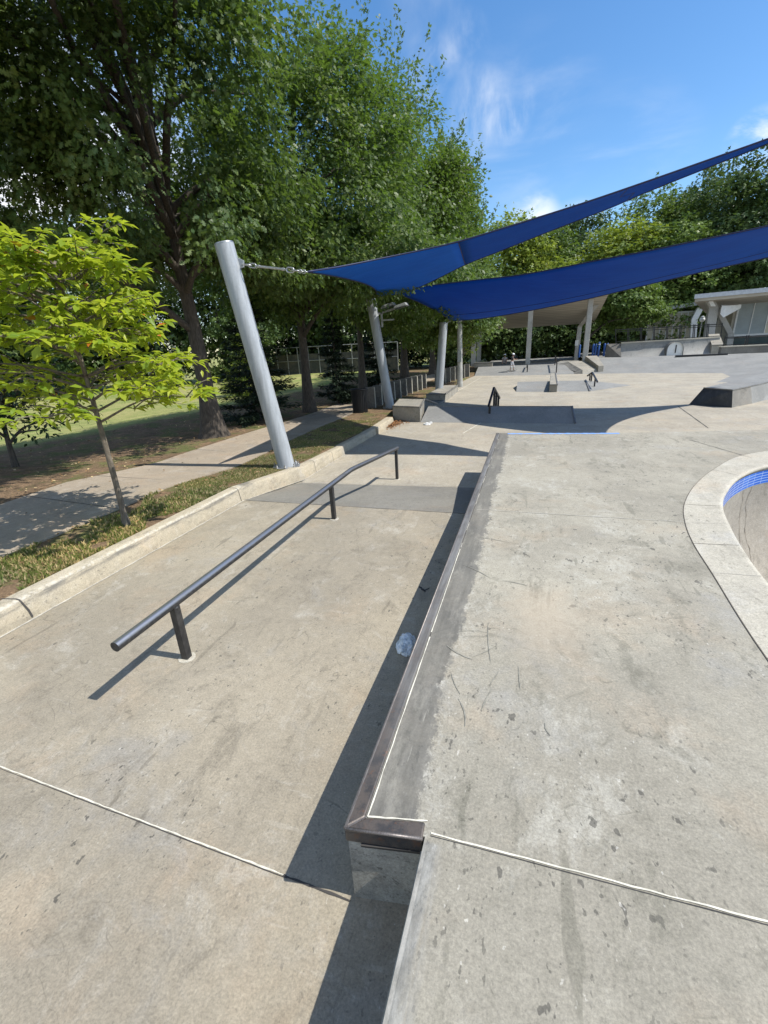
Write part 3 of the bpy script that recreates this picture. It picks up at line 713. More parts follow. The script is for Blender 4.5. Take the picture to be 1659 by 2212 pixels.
# ------------------------------------------------------------------ litter
def crumple(name, c, size, seed, mat, lab, cat, rz=0, amp=.35, group=None):
    bm = bmesh.new(); bmesh.ops.create_icosphere(bm, subdivisions=4, radius=1)
    for v in bm.verts:
        p = v.co.copy(); q = p + Vector((seed, 0, 0))
        d = 1 + amp * noise.noise(q * 1.6) + amp * .8 * abs(noise.noise(q * 3.7)) - amp * .6 * abs(noise.noise(q * 6.1))
        p *= d; v.co = Vector((p.x * size[0], p.y * size[1], max(-.35, p.z) * size[2] + .35 * size[2]))
    bmesh.ops.rotate(bm, verts=bm.verts, cent=(0, 0, 0), matrix=Matrix.Rotation(rz, 3, 'Z'))
    bmesh.ops.translate(bm, verts=bm.verts, vec=c)
    me = bpy.data.meshes.new(name); bm.to_mesh(me); bm.free()
    return tag(link_mesh(me, name, mat), lab, cat, group)
mb_, tt, bb, oo = new_mat('clear_plastic_film')
lk(tt, tt.mix(tt.rng(tt.noise(tt.pos(), 22, 5), .4, .62), (.74, .78, .80), (.42, .47, .50)), bb.inputs['Base Color']); bb.inputs['Roughness'].default_value = .22
crumple('plastic_bag', P(876, 1400, 0) + Vector((-.0, .02, .002)), (.062, .115, .045), 3.0, mb_, 'crumpled pale blue plastic bag lying in the shadow of the steel edged deck', 'plastic bag', .15, .26)
crumple('paper_scrap', P(922, 918, LOW) + Vector((0, 0, .002)), (.09, .06, .05), 8.0, PAPER, 'crumpled white paper scrap on the floor in front of the square ledge', 'litter', .4, .5)
crumple('paper_scrap', P(930, 915, LOW) + Vector((0, 0, .002)), (.05, .05, .04), 11.0, PAPER, 'smaller white scrap just right of the larger crumpled paper', 'litter', .1, .5)
# ------------------------------------------------------------------ mid and far skate features
V3 = Vector
def up(p, z): return V3((p.x, p.y, z))
# square ledge and hubba on the left of the hip
hub = thing('hubba_ledge', 'square grey concrete ledge running into a sloping hubba at the left end of the hip', 'concrete ledge', (-4, 14.3, LOW))
B0, B1 = P(849, 908, LOW), P(908, 912, LOW)
zt = Y(908, 880, B1.y).z
R0, R1 = Y(868, 866, 15.9), Y(917, 857, 15.7)
zr = (R0.z + R1.z) / 2
D0 = V3((B0.x - .05, 17.9, 0)); D1 = V3((B1.x - .22, 17.9, 0)); zd = Y(944, 872, 17.9).z
m = MB()
m.hull([B0 - V3((0, 0, .2)), B1 - V3((0, 0, .2)), V3((R1.x, 15.7, -.6)), V3((R0.x - .1, 15.9, -.6))], [up(B0, zt), up(B1, zt), up(R1, zr), V3((R0.x - .1, 15.9, zr))])
m.build('ledge_block', C_LEDGE, hub, bevel=.012)
m = MB(); m.hull([V3((R0.x + .35, 15.91, -.6)), V3((R1.x, 15.71, -.6)), up(D1, -.6), V3((D1.x - .62, 17.9, -.6))], [V3((R0.x + .35, 15.91, zr - .003)), V3((R1.x, 15.71, zr - .003)), up(D1, zd), V3((D1.x - .62, 17.9, zd))])
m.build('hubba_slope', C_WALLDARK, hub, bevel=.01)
def edge_steel(par, pts, mat=None, w=.05, mname='steel_edge'):
    m = MB()
    for a, b in zip(pts, pts[1:]): m.bar(a, b, w, w)
    m.build(mname, mat or STEEL, par, bevel=.006)
edge_steel(hub, [up(B0, zt), up(B1, zt), up(R1, zr), up(D1, zd)])
low = thing('low_ledge', 'long low grey concrete ledge beside the two farther sail masts', 'concrete ledge', (-4.2, 21, LOW))
L0, L1 = P(962, 868, LOW), P(989, 846, LOW); zl = Y(962, 851, L0.y).z
m = MB(); m.hull([L0 - V3((.85, 0, .2)), L0 - V3((0, 0, .2)), L1 - V3((0, 0, .2)), L1 - V3((.7, 0, .2))], [up(L0 - V3((.85, 0, 0)), zl), up(L0, zl), up(L1, zl), up(L1 - V3((.7, 0, 0)), zl)])
m.build('ledge_block', C_LEDGE, low, bevel=.012)
m = MB(); m.hull([up(D1, -.6) + V3((-.62, .004, 0)), up(D1, -.6) + V3((0, .004, 0)), L0 + V3((-.004, -.004, -.3)), L0 + V3((-.7, -.004, -.3))], [up(D1, zd - .01) + V3((-.62, .004, 0)), up(D1, zd - .01) + V3((0, .004, 0)), up(L0, zd - .02) + V3((-.004, -.004, 0)), up(L0, zd - .02) + V3((-.7, -.004, 0))])
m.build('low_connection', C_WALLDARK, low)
edge_steel(low, [up(L0 - V3((.8, 0, 0)), zl), up(L0, zl), up(L1, zl)])

# hip (funbox) in the shade of the second sail
hip = thing('hip_ramp', 'wide low concrete hip ramp lying in the blue sail shadow', 'skate ramp', (-1.2, 14.5, LOW))
h0, h1 = V3((B1.x + .01, 14.05, LOW)), P(1243, 915, LOW)
r0, r1 = P(930, 873, .02), P(1236, 878, .0)
r0 = V3((B1.x + .02, 15.2, .0))
f0, f1 = V3((r0.x - .1, 17.0, LOW)), V3((r1.x - .08, 16.6, LOW))
z_ = V3((0, 0, .15)); e = V3((0, 0, .002))
m = MB(); m.quad(h0 + e, h1 + e, r1, r0); m.quad(r0, r1, f1, f0); m.quad(h1 - z_, f1 - z_, f1, r1, h1); m.quad(h0 - z_, f0 - z_, f0, r0, h0)
m.build('ramp_body', C_BANK2, hip, recalc=True)
edge_steel(hip, [h1 + V3((0, 0, .01)), r1, f1], w=.045); edge_steel(hip, [r0, r1], w=.03)
def frame_rail(name, label, tops, posts, w, group=None, rad_=None, floor_z=LOW):
    t = thing(name, label, 'grind rail', (posts[0][0], posts[0][1], posts[0][2]), group)
    m = MB()
    if rad_: m.tube(tops, rad_, 10)
    else:
        for a, b in zip(tops, tops[1:]): m.bar(a, b, w, w)
    m.build('rail_bar', BLACK, t)
    for (x, y, zb, ztop) in posts: MB().box(x - w / 2, x + w / 2, y - w / 2, y + w / 2, zb, ztop).build('post', BLACK, t)
    return t
pb = P(1057, 907, LOW); pb = V3((pb.x, pb.y, LOW + .16))
a_ = Y(1055.5, 877, pb.y); pk = Y(1067, 838, 15.6); en = Y(1079, 860, 17.2)
def lerp_t(a, b, y): return a.lerp(b, (y - a.y) / (b.y - a.y))
pp = []
for y in (15.75, 16.3, 16.9):
    q = lerp_t(pk, en, y); zb = float(np.interp(y, [15.1, 16.8], [0, LOW])); pp.append((q.x, y, zb, q.z))
frame_rail('a_frame_rail', 'black A shaped grind rail with flat posts standing on the shaded hip', [a_, pk, en], [(pb.x, pb.y, pb.z, a_.z)] + pp, .065)

# middle pad with its ledge
pad = thing('pyramid_pad', 'low flat grey concrete bank with a pointed hip in the middle of the far floor', 'skate ramp', (.9, 23.5, LOW))
p0, p1 = P(1115, 846.5, LOW), P(1274, 845.5, LOW); q0, q1 = P(1118, 825, -.06), P(1265, 821.5, -.06); s0, s1 = q0 + V3((0, 1.8, LOW + .06)), q1 + V3((0, 1.8, LOW + .06)); tip = P(1364, 832, LOW)
m = MB(); m.quad(p0 + e, p1 + e, q1, q0); m.quad(q0, q1, s1, s0); m.quad(p0, q0, s0); m.quad(p1 + e, tip + e, q1); m.quad(q1, tip + e, s1)
m.build('ramp_body', C_BANK2, pad)
edge_steel(pad, [p1 + V3((0, 0, .012)), q1 + V3((0, 0, .01))], w=.06)
pl_ = thing('pad_ledge', 'narrow concrete ledge box with steel edges crossing the middle pad', 'concrete ledge', (1.1, 23, LOW))
c0, c1 = P(1186, 847, LOW), P(1203, 847, LOW); zf = Y(1195, 831, c0.y).z; bk0, bk1 = Y(1189, 806, 26.6), Y(1200, 806, 26.6)
m = MB(); m.hull([c0 - z_, c1 - z_, up(bk1, LOW - .1), up(bk0, LOW - .1)], [up(c0, zf), up(c1, zf), bk1, up(bk0, bk1.z)]); m.build('ledge_block', C_LEDGE, pl_, bevel=.015)
edge_steel(pl_, [up(c0, zf), up(c1, zf), bk1]); 
A_, K_, E_ = Y(1269, 812, 25.2), Y(1279.5, 804.5, 24.6), Y(1290.5, 825, 22.9)
frame_rail('a_frame_rail', 'small black A shaped grind rail standing at the right end of the middle pad', [A_, K_, E_], [(A_.x + .1, 25.0, -.2, A_.z + .05), (K_.x - .02, 24.5, -.1, K_.z), ((K_ * .4 + E_ * .6).x, (K_ * .4 + E_ * .6).y, LOW, (K_ * .4 + E_ * .6).z)], .06)

# black fronted wedge on the right
wd = thing('wedge_block', 'low concrete manual block with black sloping sides on the right', 'skate ramp', (6.5, 19, LOW))
w0, w1, w2 = P(1481, 874, LOW), P(1583, 881, LOW), P(1700, 858, LOW)
t0, t1 = Y(1520, 839, 17.75), Y(1583, 841, w1.y + .1); tz = (t0.z + t1.z) / 2
t2 = P(1700, 816, tz); t3 = P(1700, 800, tz); 
wb = V3((w0.x + 1.2, w0.y + 5, LOW))
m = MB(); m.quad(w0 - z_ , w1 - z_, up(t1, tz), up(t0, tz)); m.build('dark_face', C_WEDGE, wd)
d1_, d2_ = P(1628, 872, LOW), up(P(1622, 834, tz), tz)
m = MB(); m.quad(w1 - z_, d1_ - z_, d2_, up(t1, tz)); m.build('side_face', C_SMOOTH, wd)
m = MB(); m.quad(d1_ - z_, w2 - z_, up(t2, tz), d2_); m.build('side_face', C_BANK2, wd)
m = MB(); m.quad(up(t0, tz), up(t1, tz), d2_, up(t2, tz), V3((t2.x + 1, t2.y + 4, tz)), V3((t0.x + 3.6, t0.y + 5.2, tz))); m.build('top_slab', C_BANK2, wd)
m = MB(); bb_ = V3((t0.x + 3.4, t0.y + 5.6, LOW - .1)); m.quad(w0 - z_, up(t0, tz), V3((t0.x + 3.6, t0.y + 5.2, tz)), bb_); m.quad(bb_, V3((t0.x + 3.6, t0.y + 5.2, tz)), V3((t2.x + 1, t2.y + 4, tz)), V3((t2.x + 1, t2.y + 4.4, LOW - .1))); m.build('side_face', C_BANK2, wd)
edge_steel(wd, [up(t0, tz), up(t1, tz), d2_, up(t2, tz)], w=.035)

# ledges and handrails on the far bank
hl = thing('bank_ledge', 'wide concrete ledge sloping down the far bank, its left side in shade', 'concrete ledge', (3.6, 34.5, LOW), 'ledges going down the far bank')
F0, F1, F2 = P(1258, 808, LOW), P(1291, 806, LOW), P(1303, 805.5, LOW)
G0, G1, G2 = V3((F0.x - .75, 37.2, 0)), V3((F1.x - .55, 37.2, 0)), V3((F2.x - .1, 37.2, 0))
zf0 = Y(1258, 800, F0.y).z; zg0 = Y(1250, 780, 37.2).z
m = MB(); m.hull([F0 - z_, F1 - z_, up(G1, -.3), up(G0, -.3)], [up(F0, zf0) + V3((0, .3, 0)), up(F1, zf0) + V3((0, .3, 0)), up(G1, zg0), up(G0, zg0)])
m.build('ledge_block', C_LEDGE, hl, bevel=.02)
m = MB(); m.hull([F0 + V3((-.75, .2, -.1)), F0 + V3((-.005, .1, -.1)), up(G0, -.3) + V3((-.005, 0, 0)), up(G0, -.3) + V3((-1.0, 0, 0))], [F0 + V3((-.3, .5, .12)), up(F0, zf0) + V3((-.005, .32, -.01)), up(G0, zg0 - .01) + V3((-.005, 0, 0)), up(G0, zg0 - .25) + V3((-.9, 0, 0))])
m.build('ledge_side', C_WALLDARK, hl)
hr = thing('bank_ledge', 'taller narrow concrete ledge block beside the wide ledge on the far bank', 'concrete ledge', (4.6, 34.5, LOW), 'ledges going down the far bank')
zf1 = Y(1297, 790, F1.y).z; zg1 = Y(1290, 768, 37.2).z
m = MB(); m.hull([F1 + V3((.006, 0, -.15)), F2 - z_, up(G2, -.3), up(G1, -.3) + V3((.006, 0, 0))], [up(F1, zf1) + V3((.006, .1, 0)), up(F2, zf1) + V3((0, .1, 0)), up(G2, zg1), up(G1, zg1) + V3((.006, 0, 0))])
m.build('ledge_block', C_LEDGE, hr, bevel=.02)
for k, (u, vt, vb, y, u2, vt2, vb2, y2, lab) in enumerate([(1200, 770, 792, 36.6, 1203, 786, 807, 34.0, 'taller black handrail going down the far bank in front of the canopy'), (1138.5, 788, 800, 36.2, 1139.5, 791, 810, 34.6, 'short black handrail low on the far bank beside the thin front canopy column')]):
    a, b = Y(u, vt, y), Y(u2, vt2, y2); za, zb = Y(u, vb, y).z, Y(u2, vb2, y2).z
    frame_rail('bank_handrail', lab, [a + (a - b) * .1, b], [(a.x, a.y, min(za, a.z - .3), a.z), (b.x, b.y, LOW, b.z)], .07, 'handrails on the far bank')
fb = thing('bench_block', 'low grey concrete bench block on the terrace at the far left end', 'concrete bench', (-3.6, 38, TZL))
a, b = Y(1025, 797, 37.7), Y(1063, 796, 37.7); zt_ = Y(1040, 785, 37.7).z
m = MB(); m.box(a.x, b.x, 37.7, 38.6, TZL - .05, zt_); m.build('seat_block', C_LEDGE, fb, bevel=.02)
m = MB(); m.box(a.x - .04, b.x + .04, 37.66, 38.64, zt_ - .002, zt_ + .07); m.build('seat_slab', C_WALLDARK, fb, bevel=.015)
fr = thing('flat_bar', 'long flat black bar lying on the lip of the far right bank', 'grind rail', (9, 36.4, TZR))
a, b = Y(1459, 775, 36.35), Y(1570, 774.5, 36.35)
MB().box(a.x, b.x, 36.3, 36.55, TZR - .03, TZR + .1).build('bar_top', BLACK, fr, bevel=.01)
MB().box(a.x + .1, b.x - .1, 36.34, 36.5, TZR - .1, TZR - .031).build('bar_foot', BLACK, fr)

# curved quarter wall with an arched opening, its fence, and the lower wall
qw = thing('quarter_wall', 'tall curved concrete quarter pipe wall with a pale arched doorway and dark weather stains', 'skate wall', (9, 40, TZR))
xa, xb = Y(1342, 742, 40).x, Y(1556, 729, 40).x; za, zb = Y(1342, 742, 40).z, Y(1556, 729, 40).z
rows = []
for s in (0, .1, .25, .5, .75, 1):
    x = xa + (xb - xa) * s; ztp = za + (zb - za) * s; bow = -.5 * math.sin(math.pi * s)
    rows.append([(x, 40 + bow - .62 * (1 - f) ** 2.6, TZR - .02 + (ztp - TZR) * f) for f in (0, .12, .25, .4, .55, .7, .85, .96, 1)] + [(x, 40.5 + bow, ztp), (x, 40.6, TZR)])
m = MB(); m.grid(rows); m.quad(*rows[0]); m.quad(*rows[-1]); m.build('wall_face', C_QUARTER, qw, smooth='auto')
m = MB(); m.grid([[(r[8][0], r[8][1] - .02, r[8][2] + .003), (r[8][0], r[8][1] - .02, r[8][2] + .09), (r[8][0], r[8][1] + .45, r[8][2] + .09)] for r in rows]); m.build('wall_coping', C_COPING, qw)
m = MB(); m.quad((xa - .02, 39.0, TZR), (xa - .02, 40.3, za), (xa - .9, 40.9, za), (xa - 1.0, 40.4, TZR)); m.build('end_panel', C_SMOOTH, qw)
ar0, ar1 = Y(1437, 773, 38.98), Y(1470, 773, 38.98); art = Y(1453, 742, 38.9).z + .1
cx_, hw = (ar0.x + ar1.x) / 2, (ar1.x - ar0.x) / 2
def arch(off, w, y, rise=0.0):
    pts = [(cx_ - w, y, TZR)]
    hz = art - w
    for k in range(13):
        an = math.pi * (1 - k / 12); pts.append((cx_ + w * math.cos(an), y + .02, max(TZR + .1, hz) + w * math.sin(an)))
    pts.append((cx_ + w, y, TZR)); return pts
o_, i_ = arch(0, hw * 1.1, 38.72), arch(0, hw, 38.72)
ob = [(x, 40.2, z) for x, y, z in o_]
m = MB(); m.grid([i_, o_]); m.grid([o_, ob]); m.build('arch_surround', C_WALLDARK, qw)
m = MB(); m.quad(*[(x, 38.84, z) for x, y, z in i_]); m.grid([i_, [(x, 38.85, z) for x, y, z in i_]]); m.build('arch_door', WHITEP, qw)
m = MB(); m.box(cx_ + .02, cx_ + .09, 38.81, 38.83, art - .75, art - .2); m.build('door_slit', CRACK, qw)
def fence(name, lab, a_top, b_top, a_bot, b_bot, npan, thick=.05, group=None):
    t = thing(name, lab, 'railing', (a_bot.x, a_bot.y, a_bot.z), group)
    for f in (.03, .92): pass
    m = MB(); m.bar(a_top, b_top, .07, .06); m.build('top_rail', BLACK, t)
    lo_a, lo_b = a_bot.lerp(a_top, .12), b_bot.lerp(b_top, .12)
    m = MB(); m.bar(lo_a, lo_b, .05, .045); m.build('bottom_rail', BLACK, t)
    hi_a, hi_b = a_bot.lerp(a_top, .86), b_bot.lerp(b_top, .86)
    m = MB(); m.bar(hi_a, hi_b, .04, .04); m.build('middle_rail', BLACK, t)
    for k in range(npan + 1):
        f = k / npan
        for d in ((-.004, .004) if 0 < k < npan else (0,)):
            g = min(1, max(0, f + d * 1.6)); p, q = a_bot.lerp(b_bot, g), a_top.lerp(b_top, g)
            MB().bar(p, q + V3((0, 0, .08)), thick).build('post', BLACK, t)
    return t
fence('terrace_railing', 'black metal railing along the top of the curved wall', Y(1329, 713, 40.4), Y(1560, 700, 40.4), Y(1331, 742, 40.4), Y(1557, 729, 40.4), 8)
lw = thing('low_wall', 'low dark grey retaining wall at the far right edge', 'wall', (14, 37.6, TZR))
xl = Y(1557, 760, 37.6).x
m = MB(); m.box(xl, 24, 37.6, 38.1, TZR - .05, .80); m.build('wall_face', C_SMOOTH, lw)
m = MB(); m.box(xl - .05, 24, 37.55, 38.15, .801, .87); m.build('wall_cap', C_COPING, lw, bevel=.01)
fence('terrace_railing', 'black metal railing on the low dark wall at the right edge', Y(1566, 729, 37.8), Y(1566, 729, 37.8) + V3((9, 0, .05)), V3((Y(1566, 729, 37.8).x, 37.8, .87)), V3((Y(1566, 729, 37.8).x + 9, 37.8, .87)), 7)
ss = thing('stair_wall', 'pale concrete stair side wall between the two black railings', 'wall', (12.4, 40, TZR))
a = Y(1545, 757, 39.4); MB().hull([(a.x - .3, 39.2, TZR), (a.x + .3, 39.2, TZR), (a.x + .5, 41, TZR), (a.x - .1, 41, TZR)], [(a.x - .3, 39.2, .9), (a.x + .3, 39.2, .9), (a.x + .5, 41, 1.6), (a.x - .1, 41, 1.6)]).build('stair_side', C_COPING, ss)
MB().hull([(a.x - .35, 39.15, .902), (a.x + .35, 39.15, .902), (a.x + .55, 41.05, 1.602), (a.x - .15, 41.05, 1.602)], [(a.x - .35, 39.15, .96), (a.x + .35, 39.15, .96), (a.x + .55, 41.05, 1.66), (a.x - .15, 41.05, 1.66)]).build('stair_cap', C_LEDGE, ss)

# ------------------------------------------------------------------ canopy shelter
can = thing('canopy_shelter', 'open concrete canopy with a tilted board marked soffit on tall columns', 'shelter', (0, 41, TZL))
nr = Y(1314, 637, 38.2); fr_ = Y(1283, 698, 46); fl_ = Y(1058, 713, 46)
nlx = -4.6
n0, n1, f1_, f0_ = V3((nlx, 38.2, nr.z)), nr, fr_, V3((nlx - .2, 46, fl_.z + .05))
hgt = V3((0, 0, .32))
m = MB(); m.hull([n0, n1, f1_, f0_], [n0 + hgt, n1 + hgt, f1_ + hgt, f0_ + hgt]); m.build('roof_slab', SOFFIT, can)
def col_(pts, w, d, nm='column', par=can, mat=C_COLUMN):
    m = MB(); rws = []
    for p in pts:
        p = V3(p); rws.append([p + V3((-w / 2, -d / 2, 0)), p + V3((w / 2, -d / 2, 0)), p + V3((w / 2, d / 2, 0)), p + V3((-w / 2, d / 2, 0))])
    m.grid(rws, close=True); m.quad(*rws[0]); m.quad(*rws[-1])
    return m.build(nm, mat, par, bevel=.02)
def soff(x, y):
    fx = (x - nlx) / (n1.x - nlx); fy = (y - 38.2) / 7.8
    return (n0.z * (1 - fx) + n1.z * fx) * (1 - fy) + (f0_.z * (1 - fx) + f1_.z * fx) * fy + .02
for u, v in ((1022, 806), (1139.5, 790), (1263, 776)):
    p = Y(u, v, 38.9); zb_ = TZL if p.x < 3.5 else TZR
    col_([(p.x, 38.9, zb_ - .02), (p.x, 38.9, soff(p.x, 38.9))], .36, .42)
for u, dx in ((1244, .9), (1034, .9)):
    p = Y(u, 775, 43.3); zb_ = TZL if p.x < 3.5 else TZR
    k_ = V3((p.x + .05, 43.3, Y(u, 706, 43.3).z)); tx = p.x + dx
    col_([(p.x, 43.3, zb_ - .02), k_, (tx, 40.6, soff(tx, 40.6) - .0)], .34, .45)
p = Y(1246, 741, 43.05); MB().box(p.x - .13, p.x + .13, 43.03, 43.06, p.z - .22, p.z + .22).build('notice_plate', WHITEP, can)

# ------------------------------------------------------------------ park buildings on the right
pv = thing('park_pavilion', 'flat roofed park pavilion with forked concrete columns and tall panelled windows at the right edge', 'building', (16, 46, TZR))
ra_, rb_ = Y(1503, 636, 42), Y(1659, 621, 42)
sl = (rb_.z - ra_.z) / (rb_.x - ra_.x); xr = 26; zr_ = ra_.z + sl * (xr - ra_.x)
qb = Y(1524, 676, 49)
m = MB(); m.hull([(ra_.x, 42, ra_.z - .5), (xr, 42, zr_ - .5), (xr, 49, qb.z + .5), (qb.x, 49, qb.z)], [(ra_.x, 42, ra_.z - .3), (xr, 42, zr_ - .3), (xr, 49, qb.z + .9), (qb.x, 49, qb.z + .35)]); m.build('soffit_slab', SOFFIT, pv)
m = MB(); m.hull([(ra_.x - .08, 41.9, ra_.z - .298), (xr, 41.9, zr_ - .298), (xr, 49.1, qb.z + .905), (qb.x - .08, 49.1, qb.z + .355)], [(ra_.x - .08, 41.9, ra_.z), (xr, 41.9, zr_), (xr, 49.1, qb.z + 1.15), (qb.x - .08, 49.1, qb.z + .6)]); m.build('roof', ROOFTOP, pv)
wl = Y(1592, 690, 45.5).x
wz0, wz1 = Y(1600, 722, 45.5).z, Y(1600, 645, 45.5).z
m = MB(); m.box(wl - .3, 26, 45.6, 48.9, TZR, wz1 + .12); m.build('wall', BRICKWALL, pv)
wf = MB(); wf.box(wl - .12, 26, 45.46, 45.58, wz1, wz1 + .14); wf.box(wl - .12, 26, 45.40, 45.58, wz0 - .22, wz0)
fx = wl
wf.box(wl - .12, wl, 45.46, 45.58, wz0, wz1); k = 0; wfo = wf
for k in range(9):
    x0 = wl + k * 1.02; wf.box(x0 + .96, x0 + 1.02, 45.47, 45.58, wz0 + .001, wz1 - .001)
wfo = wf.build('window_frame', WHITEP, pv)
for k in range(9):
    x0 = wl + k * 1.02; MB().box(x0, x0 + .96, 45.52, 45.56, wz0, wz1).build('window_panel', PANELW if k in (2, 6) else PANEL, pv)
GLASS = plain('dark_teal_glass', (.05, .085, .09), .12, var=.1, scale=1.2)
MB().box(wl + .1, 26, 45.5, 45.58, TZR + .05, wz0 - .25).build('lower_glazing', GLASS, pv)
# forked column, bracket arm and light box
fc = Y(1530, 738, 43.2)
kx = Y(1540, 665, 43.2)
col_([(fc.x, 43.2, TZR), (kx.x, 43.2, kx.z), (Y(1533, 640, 43.2).x, 43.0, ra_.z - .5)], .62, .5, 'forked_column', pv)
col_([(Y(1577, 738, 44.2).x, 44.2, TZR), (Y(1577, 722, 44.2).x, 44.2, Y(1577, 722, 44.2).z), (kx.x + .15, 43.3, kx.z + .15)], .42, .42, 'forked_column', pv)
col_([(Y(1540, 662, 42.8).x, 42.8, Y(1540, 662, 42.8).z), (Y(1534, 640, 42.6).x, 42.6, ra_.z - .42)], .3, .3, 'bracket', pv, WHITEP)
p = Y(1556, 668, 42.8); m = MB(); m.hull([(p.x, 42.6, p.z - .35), (p.x + .25, 42.6, p.z - .6), (p.x + 1.5, 43.4, p.z + .0), (p.x + .1, 43.4, p.z)], [(p.x, 42.6, p.z + .25), (p.x + .28, 42.6, p.z + .2), (p.x + 1.5, 43.4, p.z + .25), (p.x + .1, 43.4, p.z + .3)]); m.build('light_box', WHITEP, pv)
sb = thing('park_building', 'smaller flat roofed building with sand coloured panels between white mullions, behind the trees', 'building', (14, 56, TZR))
sa, se = Y(1440, 661, 55), Y(1512, 649, 55)
m = MB(); m.hull([(sa.x - 1.5, 55, sa.z - .5), (se.x + 1, 55, se.z - .3), (se.x + 1, 62, se.z - .5), (sa.x - 1.5, 62, sa.z - .7)], [(sa.x - 1.5, 55, sa.z - .2), (se.x + 1, 55, se.z), (se.x + 1, 62, se.z - .2), (sa.x - 1.5, 62, sa.z - .4)]); m.build('roof', ROOFTOP, sb)
bz0, bz1 = TZR, sa.z - .55
x0, x1 = Y(1400, 700, 56).x, Y(1497, 700, 56).x
m = MB(); m.box(x0, x1, 56.1, 61, bz0, bz1); m.build('wall', BRICKWALL, sb)
npn = 7
fm = MB()
for k in range(npn + 1):
    xx = x0 + (x1 - x0) * k / npn; fm.box(xx - .05, xx + .05, 55.98, 56.09, bz0, bz1)
fm.box(x0, x1, 55.99, 56.08, bz1 - .14, bz1 - .001); fm.build('window_frame', WHITEP, sb)
for k in range(npn):
    xx = x0 + (x1 - x0) * k / npn; MB().box(xx + .051, xx + (x1 - x0) / npn - .051, 56.03, 56.09, bz0, bz1 - .141).build('window_panel', PANELW, sb)
col_([(Y(1499, 727, 55.3).x, 55.3, TZR), (Y(1499, 690, 55.3).x, 55.3, Y(1499, 690, 55.3).z), (Y(1512, 668, 55.3).x, 55.3, Y(1512, 664, 55.3).z)], .55, .5, 'forked_column', sb, WHITEP)
# house glimpsed below the canopy tree
# ------------------------------------------------------------------ blue posts, globe lamp
for k, (u, lab) in enumerate([(1250, 'blue painted steel post left of the bent canopy column'), (1279, 'blue painted post just right of the front canopy column'), (1284.5, 'second blue post right of the front canopy column'), (1291, 'tallest blue post of the row beside the canopy'), (1303, 'blue post second from the right end of the row'), (1309, 'blue post at the right end of the row')]):
    t = thing('blue_bollard', lab, 'bollard', tuple(Y(u, 775, 42)[:2]) + (TZR,), 'blue posts beside the canopy')
    p = Y(u, 775, 42); h = .95 if k != 3 else 1.08
    MB().tube([(p.x, 42, TZR), (p.x, 42, TZR + h), (p.x, 42, TZR + h + .05)], [.085, .085, .05], 12).build('post', BLUEPOST, t, smooth='auto')
    MB().tube([(p.x, 42, TZR + h - .16), (p.x, 42, TZR + h - .10)], .09, 12).build('band', WHITEP if k == 3 else BLUEPOST, t)
gl = thing('globe_lamp', 'small globe park lamp on a slim pole between the two buildings', 'street lamp', tuple(Y(1517, 740, 50)[:2]) + (TZR,))
p = Y(1517, 690, 50); MB().tube([(p.x, 50, TZR), (p.x, 50, p.z - .15)], .05, 8).build('pole', LAMPM, gl)
bm2 = bmesh.new(); bmesh.ops.create_uvsphere(bm2, u_segments=16, v_segments=10, radius=.22); bmesh.ops.translate(bm2, verts=bm2.verts, vec=p); me = bpy.data.meshes.new('globe'); bm2.to_mesh(me); bm2.free(); link_mesh(me, 'globe', WHITEP, gl)
MB().tube([p + V3((0, 0, .2)), p + V3((0, 0, .3))], [.2, .05], 10).build('cap', LAMPM, gl)

# ------------------------------------------------------------------ concrete fin posts beside the path
def fin(b, h, lab, group):
    t = thing('fin_post', lab, 'concrete post', b, group)
    MB().hull([(b.x - .19, b.y - .06, b.z - .1), (b.x + .19, b.y - .06, b.z - .1), (b.x + .19, b.y + .06, b.z - .1), (b.x - .19, b.y + .06, b.z - .1)],
              [(b.x - .19, b.y - .06, b.z + h), (b.x + .17, b.y - .06, b.z + h + .02), (b.x + .17, b.y + .06, b.z + h + .02), (b.x - .19, b.y + .06, b.z + h)]).build('slab', C_WALLDARK, t, bevel=.012)
    MB().hull([(b.x + .192, b.y - .05, b.z - .05), (b.x + .205, b.y - .05, b.z - .05), (b.x + .205, b.y + .05, b.z - .05), (b.x + .192, b.y + .05, b.z - .05)],
              [(b.x + .172, b.y - .05, b.z + h), (b.x + .185, b.y - .05, b.z + h), (b.x + .185, b.y + .05, b.z + h), (b.x + .172, b.y + .05, b.z + h)]).build('sunlit_edge', C_COPING, t)  # pale strip paints sunlight onto the sun-facing edge of the fin
fl1 = [(802, 882), (817, 876), (831, 870), (845, 864.5), (858, 859.5), (871, 854.5), (883, 850), (895, 845.5), (905, 842), (914, 838.5)]
nm = ['nearest', 'second', 'third', 'fourth', 'fifth', 'sixth', 'seventh', 'eighth', 'ninth', 'last']
for k, (u, v) in enumerate(fl1):
    b = P(u, v, -.29); fin(b, .82 - .008 * k, 'concrete fin post, %s in the row leading away from the black bin' % nm[k], 'concrete fin posts along the path')
for k in range(7):
    f = k / 6; b = P(946 + 62 * f, 831 - 17 * f, -.30); fin(b, .85, 'concrete fin post, %s in the far row behind the last sail mast' % nm[k], 'concrete fin posts along the path')

